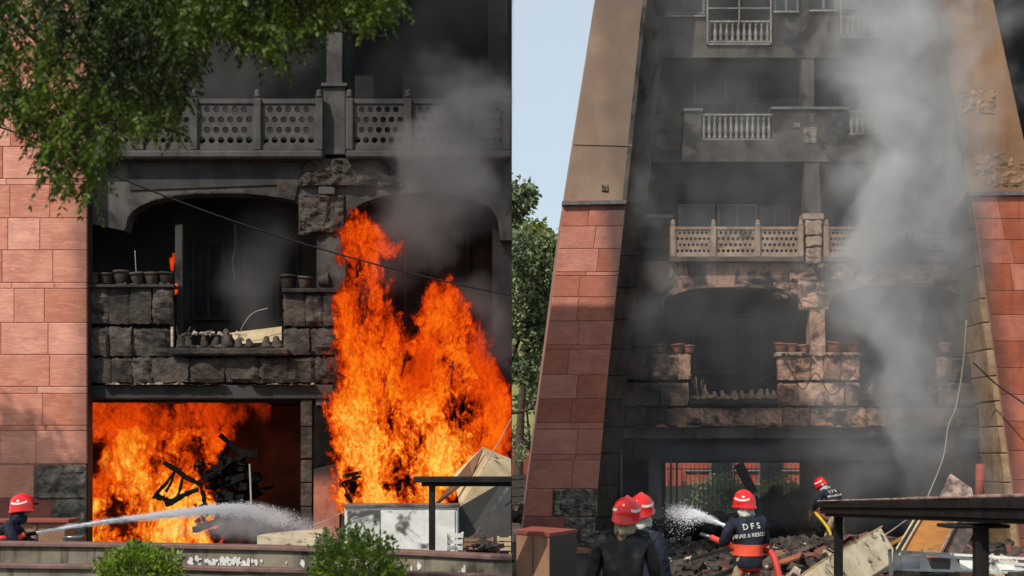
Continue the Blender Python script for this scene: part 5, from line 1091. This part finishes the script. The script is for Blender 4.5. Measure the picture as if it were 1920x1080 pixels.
    e2 = N.new('ShaderNodeMapRange'); L(env, e2.inputs[0]); e2.inputs[1].default_value = 0; e2.inputs[2].default_value = .4 if fil else .25
    d = mt('MULTIPLY', d, e2.outputs[0])
    L(d, vc.inputs['Density']); sm = N.new('GeometryNodeSetMaterial'); sm.inputs['Material'].default_value = m
    L(vc.outputs[0], sm.inputs[0]); L(sm.outputs[0], go.inputs[0])
    md = o.modifiers.new('volume', 'NODES'); md.node_group = g
    return o
def smoke_mat(name, col, k, an=.2, absorb=None):
    m = bpy.data.materials.new(name); m.use_nodes = True; N = m.node_tree.nodes; N.clear(); L = m.node_tree.links.new
    o = N.new('ShaderNodeOutputMaterial'); v = N.new('ShaderNodeVolumePrincipled'); v.inputs['Density'].default_value = k; v.inputs['Color'].default_value = (*col, 1)
    v.inputs['Anisotropy'].default_value = an; v.inputs['Density Attribute'].default_value = 'density'
    L(v.outputs[0], o.inputs['Volume']); return m
def fire_mat(name, K, s, z0, z1, zc=.35):
    m = bpy.data.materials.new(name); m.use_nodes = True; N = m.node_tree.nodes; N.clear(); L = m.node_tree.links.new
    o = N.new('ShaderNodeOutputMaterial'); a = N.new('ShaderNodeAttribute'); a.attribute_name = 'density'
    geo = N.new('ShaderNodeNewGeometry'); sp = N.new('ShaderNodeSeparateXYZ'); L(geo.outputs['Position'], sp.inputs[0])
    zr = N.new('ShaderNodeMapRange'); L(sp.outputs[2], zr.inputs[0]); zr.inputs[1].default_value = z0; zr.inputs[2].default_value = z1; zr.inputs[3].default_value = 1.3; zr.inputs[4].default_value = 1 - zc
    t = N.new('ShaderNodeMath'); t.operation = 'MULTIPLY'; L(a.outputs['Fac'], t.inputs[0]); L(zr.outputs[0], t.inputs[1])
    r = N.new('ShaderNodeValToRGB'); e = r.color_ramp.elements; e[0].position = 0; e[0].color = (.02, .003, .001, 1); e[1].position = 1; e[1].color = (1, .80, .12, 1)
    for pos, c in ((.16, (.12, .008, .001)), (.30, (.62, .035, .002)), (.48, (.92, .09, .003)), (.68, (1, .21, .006)), (.86, (1, .45, .02))):
        x = e.new(pos); x.color = (*c, 1)
    L(t.outputs[0], r.inputs[0])
    de = N.new('ShaderNodeMapRange'); L(a.outputs['Fac'], de.inputs[0]); de.inputs[1].default_value = .02; de.inputs[2].default_value = .8; de.inputs[3].default_value = 0; de.inputs[4].default_value = K
    ab = N.new('ShaderNodeVolumeAbsorption'); ab.inputs['Color'].default_value = (0, 0, 0, 1); L(de.outputs[0], ab.inputs['Density'])
    em = N.new('ShaderNodeEmission'); L(r.outputs[0], em.inputs[0]); ms = N.new('ShaderNodeMath'); ms.operation = 'MULTIPLY'; L(de.outputs[0], ms.inputs[0]); ms.inputs[1].default_value = s; L(ms.outputs[0], em.inputs[1])
    ad = N.new('ShaderNodeAddShader'); L(ab.outputs[0], ad.inputs[0]); L(em.outputs[0], ad.inputs[1]); L(ad.outputs[0], o.inputs['Volume']); return m
def pip(x, y, poly):
    c = False; n = len(poly)
    for i in range(n):
        (x1, y1), (x2, y2) = poly[i], poly[i - 1]
        if (y1 > y) != (y2 > y) and x < (x2 - x1) * (y - y1) / (y2 - y1) + x1: c = not c
    return c
def fill(poly, Y0, Y1, step, rad, den, ny=2):
    out = []; xs = [p[0] for p in poly]; ys = [p[1] for p in poly]; y = min(ys)
    while y <= max(ys):
        x = min(xs)
        while x <= max(xs):
            jx, jy = x + random.uniform(-.3, .3) * step, y + random.uniform(-.3, .3) * step
            if pip(jx, jy, poly):
                for k in range(ny):
                    Yq = Y0 + (Y1 - Y0) * (k + .5) / ny; d = den(jx, jy) if callable(den) else den
                    out.append((X(jx, Yq), Yq, Z(jy, Yq), rad * Yq / F * random.uniform(.8, 1.2), d))
            x += step
        y += step
    return out
def along(ctrl, Yv, n=14, ny=1, dy=0):      # ctrl: px, py, radius px, density
    out = []
    for a, b in zip(ctrl, ctrl[1:]):
        for k in range(n):
            t = k / n; px, py, r, d = [a[i] + (b[i] - a[i]) * t for i in range(4)]; out.append((X(px, Yv), Yv + random.uniform(-dy, dy), Z(py, Yv), r * Yv / F, d))
    return out
fm1 = fire_mat('flame_low', 16, 1.15, 1.3, 3.6, .5); fm2 = fire_mat('flame_tall', 16, 1.18, 1.3, 5.2, .38)
# fire in the left bay of the ground floor
def d1(x, y):
    if y < 805: return .62 if x < 380 else max(.3, .62 - (x - 380) / 330)
    if x < 225 and y < 930: return .55
    c = 1.0 if x < 375 else max(.35, 1 - (x - 375) / 90)
    return c
fp = fill([(168, 756), (500, 756), (462, 768), (475, 780), (430, 790), (425, 812), (385, 835), (372, 900), (385, 1010), (170, 1015), (168, 930), (215, 905), (228, 850), (205, 805), (168, 800)], 25.7, 26.7, 15, 44, d1, 2)
vol('flames', fp, .014, fm1, 'orange and yellow flames filling the left ground floor opening', wscale=1.9, wamp=.26, nscale=3.4, A=2.6, B=3.0, lo=2.5, hi=4.9, stretch=(1, .18, .5), pad=.4, off=3, detail=5, rough=.6, fil=1.0, clip={3: Z(752, 25.2) - .01, -2: 25.35})
# the tall fire standing out of the second bay
def d2(x, y):
    hole = max(0, 1 - math.hypot((x - 785) / 50, (y - 690) / 75)) + max(0, 1 - math.hypot((x - 735) / 22, (y - 600) / 60)) * .8
    return (1.0 if y > 760 else .92) * (1 if x < 880 else .6) * (1 - .5 * min(1, hole * 1.4))
t1 = [(655, 430), (672, 410), (690, 430), (705, 440), (730, 470), (712, 480), (700, 478), (715, 520), (735, 555), (750, 600), (765, 640), (800, 690), (800, 740), (632, 740), (632, 680), (650, 640), (648, 580), (660, 530), (655, 480)]
t2 = [(800, 575), (830, 545), (850, 552), (848, 590), (880, 600), (900, 650), (905, 700), (925, 740), (925, 760), (770, 760), (765, 700), (775, 660), (790, 620)]
t3 = [(640, 740), (905, 730), (950, 760), (952, 800), (900, 830), (870, 880), (820, 905), (780, 945), (642, 945), (640, 850)]
fq = fill(t1, 24.1, 24.8, 13, 42, d2, 2) + fill(t2, 24.1, 24.8, 13, 44, d2, 2) + fill(t3, 24.0, 25.0, 16, 48, d2, 2)
vol('flames', fq, .0145, fm2, 'tall roaring flames rising past the second arch', wscale=1.8, wamp=.3, nscale=3.2, A=3.0, B=3.2, lo=2.95, hi=5.3, stretch=(1, .18, .5), pad=.35, off=9, detail=5, rough=.6, fil=1.0, clip={1: -.02})
vol('flames', along([(325, 478, 6, .7), (322, 492, 7, .8), (323, 510, 5, .6)], 25.2, 5) + along([(330, 535, 5, .9), (329, 550, 7, .9)], 25.1, 5), .015, fm2, 'thin licks of flame on the loggia post', wscale=4, wamp=.05, nscale=8, A=1.4, B=1.5, lo=0, hi=.7, pad=.05, clip={})
# smoke of the burning building
sk = smoke_mat('grey_smoke', (.42, .41, .41), .9); skb = smoke_mat('dark_smoke', (.07, .07, .075), .9); skp = smoke_mat('pale_smoke', (.93, .94, .95), .52)
q = along([(700, 560, 50, .2), (760, 480, 90, .4), (800, 390, 140, .7), (840, 290, 150, 1.2), (870, 210, 130, 1.2), (840, 160, 90, .7)], 24.3, 6, dy=.3) + along([(700, 330, 50, .5), (650, 340, 50, .4)], 24.4, 6) + along([(880, 560, 60, .8), (930, 600, 50, .9), (945, 680, 45, .6)], 24.4, 5)
vol('smoke', q, .06, sk, 'rolling grey smoke over the right half of the burning balcony', wscale=.55, wamp=.6, nscale=1.3, A=1.5, B=2.6, lo=.1, hi=1.3, off=2, clip={1: -.03})
q = along([(480, 640, 60, .5), (470, 540, 80, .7), (500, 440, 80, .7), (560, 400, 60, .4)], 25.9, 6, dy=.4) + along([(450, 150, 110, .5), (330, 120, 110, .5), (540, 90, 100, .5), (430, 20, 120, .5)], 25.9, 5)
vol('smoke', q, .08, sk, 'thin grey smoke inside the left loggia and balcony', wscale=.7, wamp=.5, nscale=1.2, A=1.4, B=2, lo=.1, hi=1.3, off=5, clip={1: -.6})
q = along([(700, 200, 60, .5), (760, 130, 90, 1.2), (850, 60, 120, 1.6), (900, -30, 130, 1.6)], 24.7, 6, dy=.3) + along([(900, 160, 90, 1.0), (930, 60, 80, 1.4)], 24.7, 6)
vol('smoke', q, .07, skb, 'near black smoke pouring from the upper right room of the burning building', wscale=.55, wamp=.6, nscale=1.2, A=1.6, B=3.0, lo=.0, hi=1.5, off=22, clip={1: -.03})
# smoke of the tower
q = along([(1760, 930, 45, .5), (1740, 850, 75, 1.0), (1700, 760, 100, 1.2), (1690, 660, 110, 1.3), (1650, 560, 105, 1.3), (1660, 470, 110, 1.6), (1690, 390, 115, 2.2), (1700, 300, 105, 2.4), (1700, 210, 90, 2.4), (1680, 130, 90, 2.0), (1690, 40, 95, 2.0), (1690, -60, 100, 1.8)], 34.1, 7, dy=.35)
q += along([(1800, 800, 50, .8), (1800, 700, 40, .6), (1810, 560, 40, .6), (1780, 450, 60, 1.0), (1800, 330, 50, 1.0), (1840, 215, 40, .8)], 33.6, 7) + along([(1640, 330, 60, 1.2), (1590, 360, 50, 1.0), (1560, 400, 40, .6)], 34.2, 6) + along([(1600, 700, 60, .5), (1560, 830, 70, .4), (1640, 880, 60, .5)], 34.1, 6)
q = [(a, b, c, r * 1.75, d * .85) for a, b, c, r, d in q]
q += [(a + .2, b - .3, c, r * 2.1, d * .25) for a, b, c, r, d in q[:70:2]]
vol('smoke', q, .085, skp, 'pale smoke plume climbing the east bay of the tower', wscale=.4, wamp=.9, nscale=.8, A=1.7, B=4.6, lo=.1, hi=1.7, off=11, rough=.68, detail=7)
q = along([(1200, 700, 45, .35), (1215, 620, 50, .55), (1240, 540, 40, .6), (1235, 460, 42, .7), (1205, 380, 45, .8), (1200, 290, 40, .7), (1225, 180, 42, .7), (1235, 90, 42, .6), (1240, -20, 50, .6)], 34.2, 9, dy=.3) + along([(1300, 120, 50, .4), (1370, 140, 50, .3), (1470, 370, 55, .45), (1420, 340, 45, .3), (1510, 420, 40, .35)], 34.3, 7) + along([(1290, 560, 50, .3), (1380, 600, 60, .3), (1450, 640, 50, .25)], 35.3, 6)
q = [(a, b, c, r * 1.3, d * .7) for a, b, c, r, d in q] + fill([(1185, 960), (1860, 960), (1830, 600), (1780, -60), (1225, -60), (1190, 500)], 33.7, 35.0, 60, 110, .2, 2)
vol('smoke', q, .1, skp, 'thin bluish wisps of smoke along the west bay of the tower', wscale=.5, wamp=.6, nscale=1.0, A=1.6, B=3.0, lo=.0, hi=1.7, off=17, rough=.66)
# water
wm = smoke_mat('water_spray', (.93, .93, .96), 1.0, .0)
q = along([(69, 999, 2.5, 40), (120, 988, 4.5, 22), (200, 978, 7, 11), (300, 966, 12, 5), (400, 957, 17, 2.5), (470, 955, 22, 1.6), (530, 972, 26, 1)], 20.6, 22) 
vol('water_jet', q, .018, wm, 'white jet of water arcing from the nozzle into the fire', wscale=3, wamp=.03, nscale=11, A=1.6, B=2.2, lo=.1, hi=.9, pad=.08, off=1)
q = along([(300, 1000, 14, .3), (400, 985, 30, .5), (460, 985, 42, .6), (520, 985, 46, .5), (590, 1000, 40, .3), (640, 1005, 30, .15)], 23.5, 10, dy=.3)
vol('water_spray', q, .03, wm, 'fine mist where the water jet breaks up at the left fire', wscale=2, wamp=.15, nscale=5, A=1.4, B=2.6, lo=.1, hi=1.1, pad=.1, off=4)
q = along([(1358, 985, 3, 30), (1335, 975, 7, 16), (1310, 966, 11, 9), (1285, 960, 16, 4), (1262, 962, 20, 2)], 24, 14)
vol('water_jet', q, .03, wm, 'white water spray from the hose of the fireman lettered DFS', wscale=2.5, wamp=.06, nscale=8, A=1.6, B=2.2, lo=.1, hi=.9, pad=.08, off=6)

def jet(name, label, ctrl, r0, r1, n, spread, big):
    t = thing(name, label, 'water jet', ctrl[0]); c = curvepts(ctrl, 12); N_ = len(c)
    cut = int(N_ * .22)
    tube('stream', c[:cut], [r0 + (r1 - r0) * (i / N_) for i in range(cut)], M['water'], t, 8)
    vs = []; fs = []
    for _ in range(n):
        u = min(abs(random.gauss(0, .42)) if random.random() < .5 else random.random(), 1) * random.random() ** .12; i = min(int(u * (N_ - 1)), N_ - 2); p = c[i].lerp(c[i + 1], random.random()); s = r0 * .6 + spread * u ** 1.9; dr = (c[i + 1] - c[i]).normalized()
        dn = abs(random.gauss(0, s * 1.2)) * u * (1 if random.random() < .6 else 0)
        p = p + Vector((random.gauss(0, s * .8), random.gauss(0, s * .6), random.gauss(0, s * .5) - dn)); q = random.uniform(.2, 1) ** 2 * big + .0015; k = len(vs); L_ = q * random.uniform(1.5, 9 if u < .6 else 3)
        dr = (dr + Vector((0, 0, -.3 * u + random.gauss(0, .12)))).normalized()
        vs += [p + dr * L_, p - dr * L_, p + Vector((0, q, 0)), p + Vector((0, -q * .6, q)), p + Vector((0, -q * .5, -q))]
        fs += [(k, k + 2, k + 3), (k, k + 3, k + 4), (k, k + 4, k + 2), (k + 1, k + 3, k + 2), (k + 1, k + 4, k + 3), (k + 1, k + 2, k + 4)]
    d = mk('droplets', vs, fs, M['water'], t); d['kind'] = 'stuff'; return t
M['water'] = mat('white_water', (.9, .91, .94), (.82, .84, .88), 20, .35, 0, spec=.5)
jet('water_jet', 'white jet of water arcing from the left nozzle into the fire', [P(69, 999, 19.3), P(200, 978, 20.3), P(330, 962, 21.4), P(430, 952, 22.4), P(510, 962, 23.4), P(580, 995, 24.2), P(610, 1020, 24.6)], .016, .05, 26000, .2, .0075)
jet('water_jet', 'white water spray leaving the nozzle of the DFS fireman', [P(1358, 985, 20.0), P(1325, 972, 21.4), P(1290, 962, 22.2), P(1262, 962, 23)], .02, .05, 8000, .2, .008)
